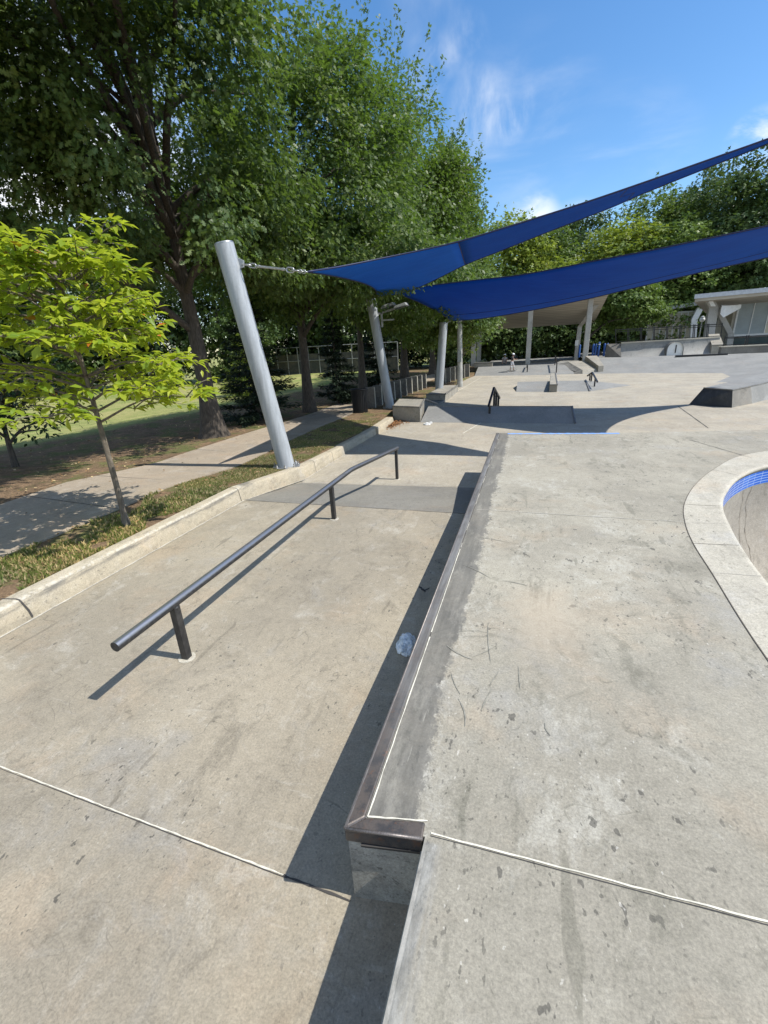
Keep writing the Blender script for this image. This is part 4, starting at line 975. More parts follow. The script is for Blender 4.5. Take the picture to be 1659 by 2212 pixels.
# ------------------------------------------------------------------ bin
bp = P(779, 892, -.27); bn_ = thing('litter_bin', 'round black slatted litter bin beside the path', 'litter bin', bp)
m = MB(); m.tube([bp + V3((0, 0, .03)), bp + V3((0, 0, .84))], [.25, .29], 24, True); m.build('liner', TRASHM, bn_)
for k in range(26):
    an = 2 * math.pi * k / 26; d = V3((math.cos(an), math.sin(an), 0)); MB().bar(bp + d * .27 + V3((0, 0, .02)), bp + d * .305 + V3((0, 0, .84)), .045, .012, up=d).build('slat', TRASHM, bn_)
m = MB(); m.tube([bp + V3((0.315 * math.cos(a * .2618), .315 * math.sin(a * .2618), .86)) for a in range(25)], .022, 8); m.build('rim', TRASHM, bn_)
m = MB(); m.tube([bp - V3((0, 0, .05)), bp + V3((0, 0, .015))], .34, 20); m.build('base', GALV, bn_)

# ------------------------------------------------------------------ shade sail masts
def mast(lab, base, top, r, group='grey masts holding the shade sails'):
    t = thing('sail_mast', lab, 'sail mast', base, group)
    d = (top - base).normalized()
    MB().tube([base - d * .1, base.lerp(top, .5), top], [r * 1.02, r, r], 36).build('shaft', MAST, t, smooth='auto')
    MB().tube([top - d * .005, top + d * .012], [r * 1.02, r * 1.0], 36).build('cap_plate', GALV, t)
    m = MB(); m.tube([base + V3((0, 0, -.03)), base + V3((0, 0, .025))], r * 1.75, 8); m.build('base_plate', GALV, t)
    for k in range(8):
        an = math.pi * (k + .5) / 4; p = base + V3((math.cos(an), math.sin(an), 0)) * r * 1.45
        MB().tube([p + V3((0, 0, .02)), p + V3((0, 0, .05)), p + V3((0, 0, .055)), p + V3((0, 0, .09))], [.026, .026, .014, .014], 6).build('anchor_bolt', GALV, t)
    return t
m1b, m1t = V3((-4.50, 7.32, -.095)), Y(484, 527, 7.1)
mk1 = mast('nearest thick grey mast, leaning left beside the young tree', m1b, m1t, .157)
m2b = P(843, 881, -.27); m2t = Y(799, 636, 16.85); mk2 = mast('second grey mast leaning behind the bin, its upper half under leaves', m2b, m2t, .175)
m3b = P(948, 851, -.3); m3t = Y(958, 697, 22.0); mk3 = mast('third grey mast, nearly upright beside the low ledge', m3b, m3t, .19)

# ------------------------------------------------------------------ shade sails
def fabric(name, c, trans):
    m, t, b, out = new_mat(name)
    p = t.pos(); n = t.noise(p, 1.3, 5, .6); f = t.noise(p, 120, 2)
    wv = t.noise(t.mapv(p, scale=(1, 9, 1), rot=(0, 0, .3)), .9, 4)
    col = t.mix(t.rng(n, .3, .7), c, tuple(x * .8 for x in c)); col = t.mix(t.math('MULTIPLY', t.rng(wv, .45, .7), .25), col, tuple(x * 1.35 for x in c))
    lk(t, col, b.inputs['Base Color']); b.inputs['Roughness'].default_value = .75; b.inputs['Specular IOR Level'].default_value = .25
    bn = t.n('ShaderNodeBump', inp={'Strength': .35, 'Distance': .03, 'Height': t.math('ADD', wv, t.math('MULTIPLY', n, .6))}); lk(t, bn.outputs[0], b.inputs['Normal'])
    tr = t.n('ShaderNodeBsdfTranslucent'); lk(t, t.mix(t.rng(f, .3, .7), trans, tuple(x * .7 for x in trans)), tr.inputs[0])
    mx = t.n('ShaderNodeMixShader', inp={0: .5}); lk(t, b.outputs[0], mx.inputs[1]); lk(t, tr.outputs[0], mx.inputs[2]); lk(t, mx.outputs[0], out.inputs[0])
    return m
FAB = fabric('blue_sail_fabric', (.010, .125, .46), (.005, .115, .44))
FABL = fabric('sheen_sail_fabric', (.024, .20, .56), (.016, .19, .56))  # paler copy of the sail fabric, weave sheen painted into its colour
HEM = plain('navy_hem', (.006, .012, .07), .6)
def solid(m, name, mat, par, th=.006):
    o = m.build(name, mat, par, smooth=True, recalc=True)
    md = o.modifiers.new('thickness', 'SOLIDIFY'); md.thickness = th; md.offset = 0
    return o
def edge_curve(us, n=40):      # measured (u, v, distance) samples along a sail edge
    return resample(catmull([Y(*q) for q in us], 10), n)
def edge_two(us):      # split at the panel seam so the seam runs straight across
    k = [i for i, q in enumerate(us) if q[0] in (990, 1005)][0]
    c = catmull([Y(*q) for q in us], 10)
    return resample(c[:10 * k + 1], 18)[:-1] + resample(c[10 * k:], 23)
# sail 1: a triangle from the two near masts to a far corner out to the right
N1 = edge_two([(664, 587, 7.35), (740, 575, 8.3), (830, 557, 9.0), (910, 540.5, 9.4), (990, 522, 9.6), (1100, 489, 9.72), (1250, 442, 9.82), (1390, 394.5, 9.86), (1540, 342, 9.86), (1659, 300, 9.8), (1760, 262, 9.7)])
F1_ = edge_two([(806, 640, 16.4), (850, 637, 15.3), (900, 622, 14.2), (950, 599, 13.4), (1005, 571.5, 12.7), (1077, 543, 12.15), (1200, 494, 11.55), (1323, 446.5, 11.15), (1390, 417, 10.85), (1540, 357, 10.3), (1659, 309.5, 9.95), (1760, 265, 9.75)])
def sail_grid(N, F, bulge, ns=14, sag=.0):
    rows = []; n = len(N)
    for j in range(ns + 1):
        s = j / ns; row = []
        for i in range(n):
            t = i / (n - 1); tt = t + bulge * 4 * s * (1 - s) * max(0, 1 - t / (17 / 39)) ** 2
            x = min(tt, 1) * (n - 1); k = min(int(x), n - 2); f = x - k
            a = N[k].lerp(N[k + 1], f); b = F[k].lerp(F[k + 1], f)
            row.append(a.lerp(b, s) - V3((0, 0, sag * 4 * s * (1 - s) * math.sin(math.pi * min(1, t + .05)))))
        rows.append(row)
    return rows
s1 = thing('shade_sail', 'long triangular blue shade sail pulled from the nearest mast up to the right', 'shade sail', (0, 10, 3.8), 'blue shade sails')
g1 = sail_grid(N1, F1_, .10)
ic = min(range(40), key=lambda i: abs((N1[i] - Y(990, 522, 9.6)).length))
m = MB(); m.grid([r[:ic + 1] for r in g1]); tag(solid(m, 'sail_panel', FABL, s1), 'left panel of the blue sail, its sheen painted as a lighter blue')
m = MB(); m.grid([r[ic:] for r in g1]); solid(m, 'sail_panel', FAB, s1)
def hem(par, pts, r=.016): MB().tube(pts, r, 6).build('edge_hem', HEM, par, smooth=True)
hem(s1, g1[0]); hem(s1, g1[-1]); hem(s1, [r[0] for r in g1]); hem(s1, [r[ic] + V3((0, 0, -.004)) for r in g1], .010)
ib = min(range(40), key=lambda i: abs((N1[i] - Y(1395, 393, 9.86)).length)); hem(s1, [r[ib - (2 * (len(g1) - 1 - k)) // len(g1)] for k, r in enumerate(g1)], .008)
# sail 2: four cornered, from the second and third masts
N2 = edge_curve([(850, 632, 16.6), (905, 620, 16.9), (960, 613, 16.7), (1040, 603.5, 16.2), (1117, 595, 15.62), (1210, 578.5, 14.6), (1303, 560, 13.8), (1400, 542, 13.2), (1501, 521, 12.75), (1659, 488, 12.2), (1760, 465, 11.9)])
F2_ = edge_curve([(974, 693, 21.2), (1030, 689, 20.4), (1096, 679.5, 19.3), (1180, 664, 18.5), (1280, 643, 17.8), (1380, 619, 17.4), (1475, 596.5, 17.2), (1560, 577, 17.2), (1659, 555.5, 17.3), (1760, 532, 17.6), (1900, 500, 18.2)])
s2 = thing('shade_sail', 'broad four cornered dark blue shade sail hanging over the hip, lower of the two', 'shade sail', (3, 15, 3.5), 'blue shade sails')
g2 = sail_grid(N2, F2_, .02, 14, .12)
for r_, k in zip(g2, range(len(g2))):   # concave right edge
    s = k / (len(g2) - 1)
    for i in range(len(r_)): r_[i] = r_[i] + V3((-.9 * 4 * s * (1 - s) * max(0, (i / 39 - .6) / .4) ** 2, 0, 0)) if i > 23 else r_[i]
m = MB(); m.grid(g2); solid(m, 'sail_panel', FAB, s2)
hem(s2, g2[0]); hem(s2, g2[-1], .022); hem(s2, [r[0] for r in g2]); hem(s2, [r[-1] for r in g2]); hem(s2, [r.lerp(q, .0) - V3((0, 0, .006)) for r, q in zip(g2[11], g2[11])], .008)
# corner hardware: bracket, shackles, turnbuckle, ring
def chain_link(c, d, L, w, r, par, nm, roll=0.0):
    d = d.normalized(); a = V3((0, 0, 1)); s = d.cross(a).normalized(); u_ = s.cross(d)
    sd = s * math.cos(roll) + u_ * math.sin(roll)
    pts = []
    for k in range(17):
        an = 2 * math.pi * k / 16
        pts.append(c + d * (L / 2 - w / 2) * (1 if math.cos(an) > 0 else -1) * (1 if abs(math.cos(an)) > .01 else 0) + d * (w / 2) * math.cos(an) + sd * (w / 2) * math.sin(an))
    MB().tube(pts, r, 8, False).build(nm, GALV, par, smooth=True)
def rig(par, mst, a, b, sc_=1.0):
    d = (b - a).normalized(); L = (b - a).length
    m = MB(); q = a - d * .0; s = d.cross(V3((0, 0, 1))).normalized(); u_ = s.cross(d)
    m.hull([q - d * .16 - u_ * .12 - s * .012, q - d * .16 - u_ * .12 + s * .012, q + d * .05 - u_ * .04 + s * .012, q + d * .05 - u_ * .04 - s * .012], [q - d * .16 + u_ * .12 - s * .012, q - d * .16 + u_ * .12 + s * .012, q + d * .05 + u_ * .06 + s * .012, q + d * .05 + u_ * .06 - s * .012])
    m.build('lug_plate', MAST, mst, bevel=.004)
    chain_link(a + d * .10 * sc_, d, .16 * sc_, .085 * sc_, .012, par, 'shackle', 0); chain_link(a + d * .2 * sc_, d, .13 * sc_, .06 * sc_, .011, par, 'shackle', 1.57)
    t0_, t1_ = a + d * .25 * sc_, a + d * (L - .33 * sc_)
    MB().tube([t0_, t0_ + d * .05, t0_ + d * .05, t0_ + d * .09, t0_ + d * .09, t1_ - d * .09, t1_ - d * .09, t1_ - d * .05, t1_ - d * .05, t1_], [.012, .012, .024, .024, .019, .019, .024, .024, .012, .012], 12).build('turnbuckle', GALV, par, smooth='auto')
    chain_link(t1_ + d * .05, d, .13 * sc_, .07 * sc_, .012, par, 'shackle', 1.57); chain_link(t1_ + d * .14 * sc_, d, .13 * sc_, .07 * sc_, .011, par, 'shackle', 0)
    for k in range(5): chain_link(b - d * (.15 - k * .035) * sc_, d, .06 * sc_, .05 * sc_, .008, par, 'chain_link', 1.57 * (k % 2))
rig(s1, mk1, Y(521, 571, 7.17), Y(662, 587.5, 7.3))
def strut(par, a, b): MB().tube([a, b], .02, 8).build('turnbuckle', GALV, par)
strut(s1, m2t - V3((-.05, 0, .15)), F1_[0]); strut(s2, m2t - V3((-.05, 0, .12)), N2[0]); strut(s2, m3t - V3((0, 0, .05)), F2_[0])

# ------------------------------------------------------------------ lamps
fdl = thing('floodlight', 'twin grey floodlight bracketed to the second leaning mast', 'floodlight', Y(832, 668, 16.9))
a = Y(824, 672, 16.95); m = MB(); m.bar(a + V3((-.18, 0, -.1)), a + V3((.75, 0, .1)), .06); m.bar(a + V3((0, 0, -.55)), a + V3((0, 0, .0)), .06); m.bar(a + V3((.05, -.1, -.32)), a + V3((.5, -.1, -.32)), .05); m.build('bracket', LAMPM, fdl)
for du, dz, rx in ((.32, .12, .2), (.80, .08, .25)):
    c = a + V3((du, -.15, dz)); m = MB(); m.hull([c + V3((-.26, -.2, -.07)), c + V3((.26, -.2, .03)), c + V3((.26, .2, .03)), c + V3((-.26, .2, -.07))], [c + V3((-.2, -.16, .03)), c + V3((.2, -.16, .13)), c + V3((.2, .16, .13)), c + V3((-.2, .16, .03))])
    h_ = m.build('lamp_head', LAMPM, fdl, bevel=.02)
    MB().hull([c + V3((-.2, -.15, -.078)), c + V3((.2, -.15, .01)), c + V3((.2, .15, .01)), c + V3((-.2, .15, -.078))], [c + V3((-.2, -.15, -.066)), c + V3((.2, -.15, .022)), c + V3((.2, .15, .022)), c + V3((-.2, .15, -.066))]).build('lens', GLASS, h_)
lp = thing('street_lamp', 'tall grey lamp pole with two shallow lamp heads rising through the oak row', 'street lamp', (-4.15, 26, -.3))
pt = Y(990, 352, 26); pb_ = P(986, 838, -.3)
MB().tube([(pb_.x, 26, -.35), (pb_.x, 26, .3), (pt.x, 26, pt.z)], [.17, .15, .09], 16).build('pole', plain('lamp_pole_grey', (.42, .41, .37), .6), lp, smooth='auto')
for u, v in ((976, 349), (1004, 366)):
    c = Y(u, v, 26 if u < 990 else 25.6); MB().bar(V3((pt.x, 26, pt.z - .35)), c + V3((0, 0, -.02)), .07).build('arm', LAMPM, lp)
    m = MB(); m.tube([c + V3((0, 0, -.04)), c + V3((0, 0, .02)), c + V3((0, 0, .16)), c + V3((0, 0, .24))], [.42, .45, .28, .1], 20); m.build('lamp_head', LAMPM, lp, smooth='auto')
MB().box(pb_.x - .1, pb_.x + .1, 25.78, 25.86, 1.0, 1.6).build('access_box', LAMPM, lp)

# ------------------------------------------------------------------ chain link backstop beyond the lawn
bs = thing('backstop_fence', 'grey chain link backstop fence with dark screens beyond the lawn', 'fence', (-21, 43, -.3))
a, b = V3((-27, 42.8, -.3)), V3((-13, 44, -.3)); npn = 12
CL = plain('fence_pipe', (.30, .31, .30), .5, .4); SCR = plain('dark_wind_screen', (.045, .05, .045), .9, var=.2, scale=2, c2=(.10, .09, .07))
for k in range(npn + 1):
    p = a.lerp(b, k / npn); MB().tube([p, p + V3((0, 0, 2.7))], .05, 8).build('post', CL, bs)
for z in (.05, 1.35, 2.68): MB().tube([a + V3((0, 0, z)), b + V3((0, 0, z))], .04, 8).build('rail', CL, bs)
MB().hull([a + V3((0, .06, .1)), b + V3((0, .06, .1)), b + V3((0, .08, .1)), a + V3((0, .08, .1))], [a + V3((0, .06, 2.0)), b + V3((0, .06, 2.0)), b + V3((0, .08, 2.0)), a + V3((0, .08, 2.0))]).build('screen', SCR, bs)
# ------------------------------------------------------------------ trees
BARK = plain('oak_bark', (.105, .085, .066), .95, var=.2, scale=7, bump=.9, c2=(.045, .037, .03), streaky=(5, 5, .8))
BARK2 = plain('young_bark', (.20, .165, .125), .9, var=.2, scale=12, bump=.6, c2=(.10, .082, .062), streaky=(3, 3, 1))
L_OAK = leaf_mat('oak_leaf', (.068, .118, .036), (.135, .182, .054), (.15, .24, .03), .5, .36, .4)
L_OAK2 = leaf_mat('oak_leaf_sunny', (.064, .114, .030), (.138, .188, .050), (.17, .28, .03), .5, .37, .4)
L_YOUNG = leaf_mat('young_leaf', (.15, .25, .026), (.40, .45, .04), (.52, .62, .04), .42, .5, .4, (.62, .12, .03), .990)
L_DARK = leaf_mat('dark_leaf', (.018, .038, .012), (.030, .058, .016), (.03, .06, .01), .45, .25, .4)
L_FAR = leaf_mat('far_leaf_mid', (.088, .150, .038), (.155, .215, .052), (.18, .28, .04), .5, .3, .3)
L_FARL = leaf_mat('far_leaf_yellow_green', (.16, .225, .036), (.26, .30, .055), (.31, .40, .04), .5, .35, .3)
L_FARD = leaf_mat('far_leaf_dark', (.058, .102, .032), (.098, .145, .044), (.11, .18, .03), .5, .25, .3)
L_SPRUCE = leaf_mat('spruce_needle', (.014, .026, .014), (.024, .040, .018), (.01, .02, .006), .6, .1, .25)

def rnd_dirs(r, n):
    v = r.normal(size=(n, 3)); return v / np.linalg.norm(v, axis=1, keepdims=True)
def voids(p, sd):        # pockets of open air inside a crown
    q = p * 1.0
    v = np.sin(1.5 * q[:, 0] + 1.1 * q[:, 2] + sd) + np.sin(1.7 * q[:, 1] - 1.3 * q[:, 2] + 2.1 * sd) + np.sin(2.1 * q[:, 2] + .9 * q[:, 0] - 1.2 * q[:, 1] + .7 * sd) + .8 * np.sin(3.4 * q[:, 0] - 2.9 * q[:, 1] + 3.1 * q[:, 2] + sd)
    return v > -.75
def blob_clusters(r, c, rad3, n, lo=.45, keep=None, gaps=None):
    d = rnd_dirs(r, n); f = lo + (1 - lo) * r.random(n) ** .55
    ph = r.random(3) * 6
    lump = 1 + .13 * np.sin(4 * d[:, 0] + ph[0]) * np.sin(4 * d[:, 2] + ph[1]) + .09 * np.sin(8 * d[:, 1] + 6 * d[:, 2] + ph[2])
    p = np.array(c) + d * np.array(rad3) * (f * lump)[:, None]
    if keep is not None: p = p[keep(p, r)]
    if gaps is not None: p = p[voids(p, gaps)]
    return p
def spray(r, cl, center, m, R, size, droop=.35, flat=.55, var=.35):
    n = len(cl); mm = n * m
    base = np.repeat(cl, m, axis=0)
    RR = np.repeat(R * (.6 + .8 * r.random(n)), m)
    off = rnd_dirs(r, mm) * (r.random(mm) ** .45)[:, None] * RR[:, None]; off[:, 2] *= flat
    hor = np.hypot(off[:, 0], off[:, 1]); off[:, 2] -= droop * hor ** 1.5
    p = base + off
    out = np.repeat(cl - np.array(center), m, axis=0); out /= np.linalg.norm(out, axis=1, keepdims=True) + 1e-6
    nrm = np.array([0, 0, .55]) + out * .55 + r.normal(size=(mm, 3)) * .6
    hd = off / (np.linalg.norm(off, axis=1, keepdims=True) + 1e-6) + out * .4 + np.array([0, 0, -.8]) + r.normal(size=(mm, 3)) * .35
    return p, nrm, hd, size * (1 - var / 2 + var * r.random(mm))
def limb_tubes(m, r, start, ends, r0, r1=.012, sag=.12):
    for e in ends:
        e = Vector(e); s = Vector(start(e, r)) if callable(start) else Vector(start)
        L = (e - s).length; mid = s.lerp(e, .5) + Vector((r.normal() * .06, r.normal() * .06, sag)) * L
        pts = catmull([s, s.lerp(mid, .5) + Vector((0, 0, .04 * L)), mid, e], 4)
        n = len(pts); m.tube(pts, [r0 * (1 - k / (n - 1)) ** .8 + r1 for k in range(n)], 7)

def tree(name, label, base, trunk, tr, blobs, leaf, seed, lm=24, lR=.6, lsize=.16, tmpl=OAK, bark=BARK, group=None, limbs=22, keep=None, lo=.45, flare=1.7, droop=.35, nside=14, limb_r=.075, cat='tree', gaps=None, sprigs=0):
    r = np.random.RandomState(seed)
    t = thing(name, label, cat, base, group)
    m = MB(); tp = catmull([base] + trunk, 6); n = len(tp); H = tp[-1].z - base[2]
    m.tube([Vector(base) - Vector((0, 0, .25))] + tp, [tr * flare * 1.15] + [tr * (flare + (1 - flare) * min(1, max(0, (p.z - base[2]) / (H * .16))) ** .6) * (1 - .72 * max(0, (p.z - base[2]) / H)) for p in tp], nside)
    cls = []
    for (c, rd, num) in blobs: cls.append(blob_clusters(r, c, rd, num, lo, keep, gaps))
    allc = np.concatenate(cls)
    cen = np.average(np.array([b[0] for b in blobs]), axis=0, weights=[b[2] for b in blobs])
    def start(e, r):
        z = max(base[2] + H * .28, min(e.z - .28 * (Vector((e.x, e.y, 0)) - Vector((base[0], base[1], 0))).length - .2, tp[-1].z - .1))
        k = min(range(n), key=lambda i: abs(tp[i].z - z)); return tp[k]
    if limbs:
        idx = r.choice(len(allc), min(limbs, len(allc)), replace=False)
        limb_tubes(m, r, start, allc[idx], limb_r)
    m.build('trunk', bark, t, smooth=True, recalc=False)
    P_, N_, H_, S_ = spray(r, allc, cen - np.array([0, 0, 1.5]), lm, lR, lsize, droop)
    if sprigs:           # leafy shoots that break the outline
        ds = np.linalg.norm((allc - cen) / np.array([1, 1, 1.2]), axis=1) + .6 * (allc[:, 2] - cen[2]) + .3 * (allc[:, 0] - cen[0]); idx = np.argsort(-ds)[:sprigs * 3]; idx = r.choice(idx, sprigs, replace=False)
        sp, sh, sn = [], [], []
        for i in idx:
            o = allc[i] - cen; o /= np.linalg.norm(o); d = np.array([0, 0, 1.0]) + o * .55 + r.normal(size=3) * .25; d /= np.linalg.norm(d); L = r.uniform(.7, 1.7); s0 = allc[i] + o * .3
            m_ = 26; f = r.random(m_) ** .8; sp.append(s0 + d * (f * L)[:, None] + r.normal(size=(m_, 3)) * (.13 * (1.15 - f))[:, None]); sh.append(d * .6 + rnd_dirs(r, m_)); sn.append(np.array([0, 0, .5]) + rnd_dirs(r, m_) * .8)
        sp, sh, sn = map(np.concatenate, (sp, sh, sn)); P_ = np.concatenate([P_, sp]); H_ = np.concatenate([H_, sh]); N_ = np.concatenate([N_, sn]); S_ = np.concatenate([S_, lsize * (.6 + .5 * r.random(len(sp)))])
    leaves('crown', P_, N_, H_, S_, tmpl, leaf, t)
    return t
def lit_lawn(p, r):      # crowns cut along the sun's slant to keep the lawn lit
    k = (p[:, 0] - .73 * p[:, 2]) > (-15.2 + .8 * r.random(len(p)))
    return k & ~((np.abs(p[:, 0] + .83 * p[:, 1]) < .8) & (p[:, 1] < 10.6) & (p[:, 1] > 5.5) & (p[:, 2] < 6.2))     # open in front of the nearest trunk
OG = 'tall oaks in a row beside the footpath'
V3 = Vector
tree('oak_tree', 'nearest tall oak with thick bare trunk and dark hanging leaves beside the path', (-8.7, 10.5, -.18), [(-8.7, 10.5, 1.2), (-8.72, 10.5, 2.6), (-8.75, 10.45, 4.0), (-8.7, 10.35, 5.6), (-8.5, 10.0, 7.6)], .245,
     [((-6.8, 3.2, 7.9), (2.6, 2.4, 1.2), 170), ((-4.9, 4.9, 8.0), (2.0, 2.9, 1.0), 230), ((-8.4, 9.4, 6.7), (3.7, 3.5, 3.1), 680), ((-10.6, 6.9, 6.1), (3.0, 2.4, 2.5), 400), ((-9.6, 7.6, 8.0), (2.8, 2.2, 1.6), 220), ((-6.9, 12.4, 5.0), (2.2, 1.6, 1.3), 130), ((-10.6, 11.6, 4.7), (2.2, 2.2, 1.0), 90)], L_OAK, 11, lm=112, lR=.62, lsize=.142, group=OG, keep=lit_lawn, limbs=40, flare=1.9, limb_r=.085, gaps=1.3)  # high, near leaf masses are out of view, added to shade the dirt
tree('oak_tree', 'second tall oak, its leaves hanging over the second leaning mast', (-8.35, 15.8, -.22), [(-8.35, 15.8, 1.5), (-8.3, 15.8, 3.5), (-8.1, 15.7, 6), (-7.6, 15.5, 9.6)], .185,
     [((-7.4, 15.6, 7.2), (3.3, 3.9, 4.1), 820), ((-5.6, 14.6, 4.9), (2.4, 2.3, 1.4), 210), ((-8.6, 14.0, 5.6), (3.4, 2.6, 2.4), 260)], L_OAK2, 12, lm=108, lR=.68, lsize=.145, group=OG, keep=lit_lawn, limbs=26, gaps=.4, sprigs=70)
tree('oak_tree', 'third tall oak in the row, its trunk just left of the second mast', (-8.5, 22.2, -.3), [(-8.5, 22.2, 2), (-8.4, 22.2, 5), (-7.8, 22.1, 10.5)], .175,
     [((-7.5, 22, 8.4), (3.3, 4.0, 4.9), 820), ((-4.4, 23.6, 7.2), (1.15, 1.4, 2.6), 150), ((-5.2, 20.9, 4.6), (2.4, 2.4, 1.9), 260), ((-8, 20, 5), (3, 3, 2), 200)], L_OAK2, 13, lm=84, lR=.8, lsize=.17, group=OG, limbs=16, keep=lit_lawn, gaps=2.2, sprigs=80)
tree('oak_tree', 'fourth tall oak in the row, behind the grey lamp pole', (-8.2, 29.2, -.3), [(-8.2, 29.2, 2), (-8.1, 29.2, 5), (-7.2, 29, 10.5)], .25,
     [((-7.0, 29, 8.2), (3.5, 4.0, 4.4), 760), ((-3.9, 27.6, 3.9), (1.5, 1.8, 1.4), 150), ((-6.3, 26.5, 4.2), (2.4, 2.4, 2.0), 220)], L_OAK2, 14, lm=66, lR=.9, lsize=.20, group=OG, tmpl=TUFT, limbs=14, keep=lit_lawn, gaps=3.9, sprigs=70)
tree('oak_tree', 'farthest tall oak at the end of the row, beside the canopy', (-8.0, 37, -.3), [(-8, 37, 2), (-7.8, 37, 5), (-6.8, 37, 9)], .25,
     [((-7.0, 37, 7.6), (3.6, 4.2, 4.6), 700), ((-5.4, 34.5, 4.2), (2.2, 2.4, 2.0), 200)], L_FAR, 15, lm=34, lR=.95, lsize=.30, group=OG, tmpl=TUFT, limbs=8, gaps=.9, sprigs=50)

# young yellow-green tree in the verge
yb = V3((-4.47, 3.6, .165)); r = np.random.RandomState(4)
yt = thing('young_tree', 'slim young tree with bright yellow green leaves standing in the grass verge', 'tree', yb)
m = MB(); tp = catmull([yb, (-4.46, 3.6, .8), (-4.475, 3.61, 1.5), (-4.50, 3.62, 2.2), (-4.5, 3.6, 2.75), (-4.52, 3.6, 3.1)], 6)
m.tube([yb - V3((0, 0, .15))] + tp, [.06] + [max(.007, (.050 if k == 0 else .040 if k == 1 else .034) * (1 - .62 * max(0, (p.z - .16) / 2.6) ** 1.2) * (1 + .05 * math.sin(k * 2.1))) for k, p in enumerate(tp)], 14)
PP, NN, HH = [], [], []
def twig(a, b, r0, nl, lv=True):
    L = (b - a).length; mid = a.lerp(b, .5) + V3((0, 0, .10 * L)); pts = catmull([a, mid, b], 6); m.tube(pts, [r0 * (1 - k / (len(pts) - 1)) + .0025 for k in range(len(pts))], 6)
    for q in range(nl):
        f = .25 + .75 * (q / max(1, nl - 1)) ** .8; p = pts[min(len(pts) - 1, int(f * (len(pts) - 1)))]
        d = (b - a).normalized(); side = r.uniform(-1, 1, 3); hd = np.array(d) * .7 + side * .8 + np.array([0, 0, -.25])
        PP.append(np.array(p) + r.normal(size=3) * .03); HH.append(hd); NN.append(np.array([0.25, 0, 1.0]) + r.normal(size=3) * .5)
    for q in range(7):     # whorl at the tip
        an = q / 7 * 6.283 + r.random(); s = np.array([math.cos(an), math.sin(an), -.1 - .25 * r.random()]); HH.append(s + np.array(b - a) / L * .8); PP.append(np.array(b)); NN.append(np.array([.15, 0, 1]) + r.normal(size=3) * .3)
nb = 44
for k in range(nb):
    f = k / (nb - 1); z0 = 1.42 + 1.5 * (round(f * 7) / 7 * .7 + f * .3) ** .9; an = k * 2.39996 + .4
    Lr = (1.46 - .80 * f ** 1.4) * r.uniform(.74, 1.06)
    if math.cos(an) > .1: Lr *= .73
    if abs(((an % 6.283) - 0)) < .8 or (an % 6.283) > 5.5: Lr *= 1.0
    s = min(tp, key=lambda p: abs(p.z - z0)); e = s + V3((math.cos(an) * Lr, math.sin(an) * Lr, Lr * r.uniform(.02, .34)))
    twig(s, e, .012, 10)
    for j in range(8):
        g = r.uniform(.25, .97); a = s.lerp(e, g) + V3((0, 0, .08 * Lr * 4 * g * (1 - g) * .6)); an2 = an + r.choice([-1, 1]) * r.uniform(.4, 1.2); l2 = r.uniform(.22, .55) * (1.2 - .5 * g)
        twig(a, a + V3((math.cos(an2) * l2, math.sin(an2) * l2, l2 * r.uniform(-.15, .5))), .005, 8)
m.build('trunk', BARK2, yt, smooth=True, recalc=False)
PP, NN, HH = map(np.array, (PP, NN, HH)); print('young leaves', len(PP))
leaves('crown', PP, NN, HH, .125 * (.55 + .75 * r.random(len(PP))), OVAL, L_YOUNG, yt)

# shaded understory tree at the left edge
tree('understory_tree', 'small dark leaved tree in deep shade at the left edge behind the young tree', (-10.4, 6.2, .05), [(-10.3, 6.2, .9), (-10.1, 6.3, 1.7)], .06, [((-9.9, 6.3, 1.4), (1.5, 1.2, .75), 60)], L_DARK, 21, lm=26, lR=.4, lsize=.13, tmpl=OVAL, limbs=14, lo=.2, limb_r=.02, flare=1.2)

# spruces and garden conifers
def spruce(label, base, h, rad_, seed, n=9000, group='dark conifers under the oaks', leaf=None, sz=.16, name='spruce_tree'):
    r = np.random.RandomState(seed); t = thing(name, label, 'tree', base, group); b = np.array(base)
    m = MB(); m.tube([V3(base) - V3((0, 0, .2)), V3(base) + V3((0, 0, h * .96))], [.09, .02], 8)
    whorls = 15; P_, N_, H_ = [], [], []
    for w_ in range(whorls):
        f = (w_ + .5) / whorls; z = h * (.04 + .94 * f); R = rad_ * (1 - f) ** .8 + .08
        nb_ = int(6 + 7 * (1 - f))
        for k in range(nb_):
            an = r.random() * 6.283; RL = R * r.uniform(.72, 1.15); d = np.array([math.cos(an), math.sin(an), 0]); drp = r.uniform(.12, .3)
            s = b + np.array([0, 0, z]); tip = s + d * RL + np.array([0, 0, -drp * RL + .12 * RL])
            if RL > .4: m.tube([V3(s), V3(s + d * RL * .5 + np.array([0, 0, -drp * RL * .6])), V3(tip)], [.02, .012, .004], 5)
            q = max(10, int(n / (whorls * 10) * RL / rad_ * 1.6)); u = r.random(q) ** .7
            pos = s + (tip - s) * u[:, None] + r.normal(size=(q, 3)) * np.array([.05, .05, .04]); pos[:, 2] -= drp * RL * .6 * 4 * u * (1 - u) * .5
            P_.append(pos); sd = np.array([-d[1], d[0], 0]); H_.append(d + sd * r.uniform(-1.1, 1.1, (q, 1)) + np.array([0, 0, -.15])); N_.append(np.array([0, 0, 1]) + r.normal(size=(q, 3)) * .45)
    m.build('trunk', BARK, t, smooth=True, recalc=False)
    P_, N_, H_ = map(np.concatenate, (P_, N_, H_)); leaves('foliage', P_, N_, H_, sz * (.7 + .6 * r.random(len(P_))), NEEDLE, leaf or L_SPRUCE, t)
spruce('dark spruce with drooping boughs half hidden behind the nearest leaning mast', (-9.15, 13.5, -.2), 4.3, 1.45, 31, 14000)
spruce('narrow dark conifer between the oak trunk and the litter bin', (-8.25, 18.4, -.28), 4.2, .85, 32, 11000)
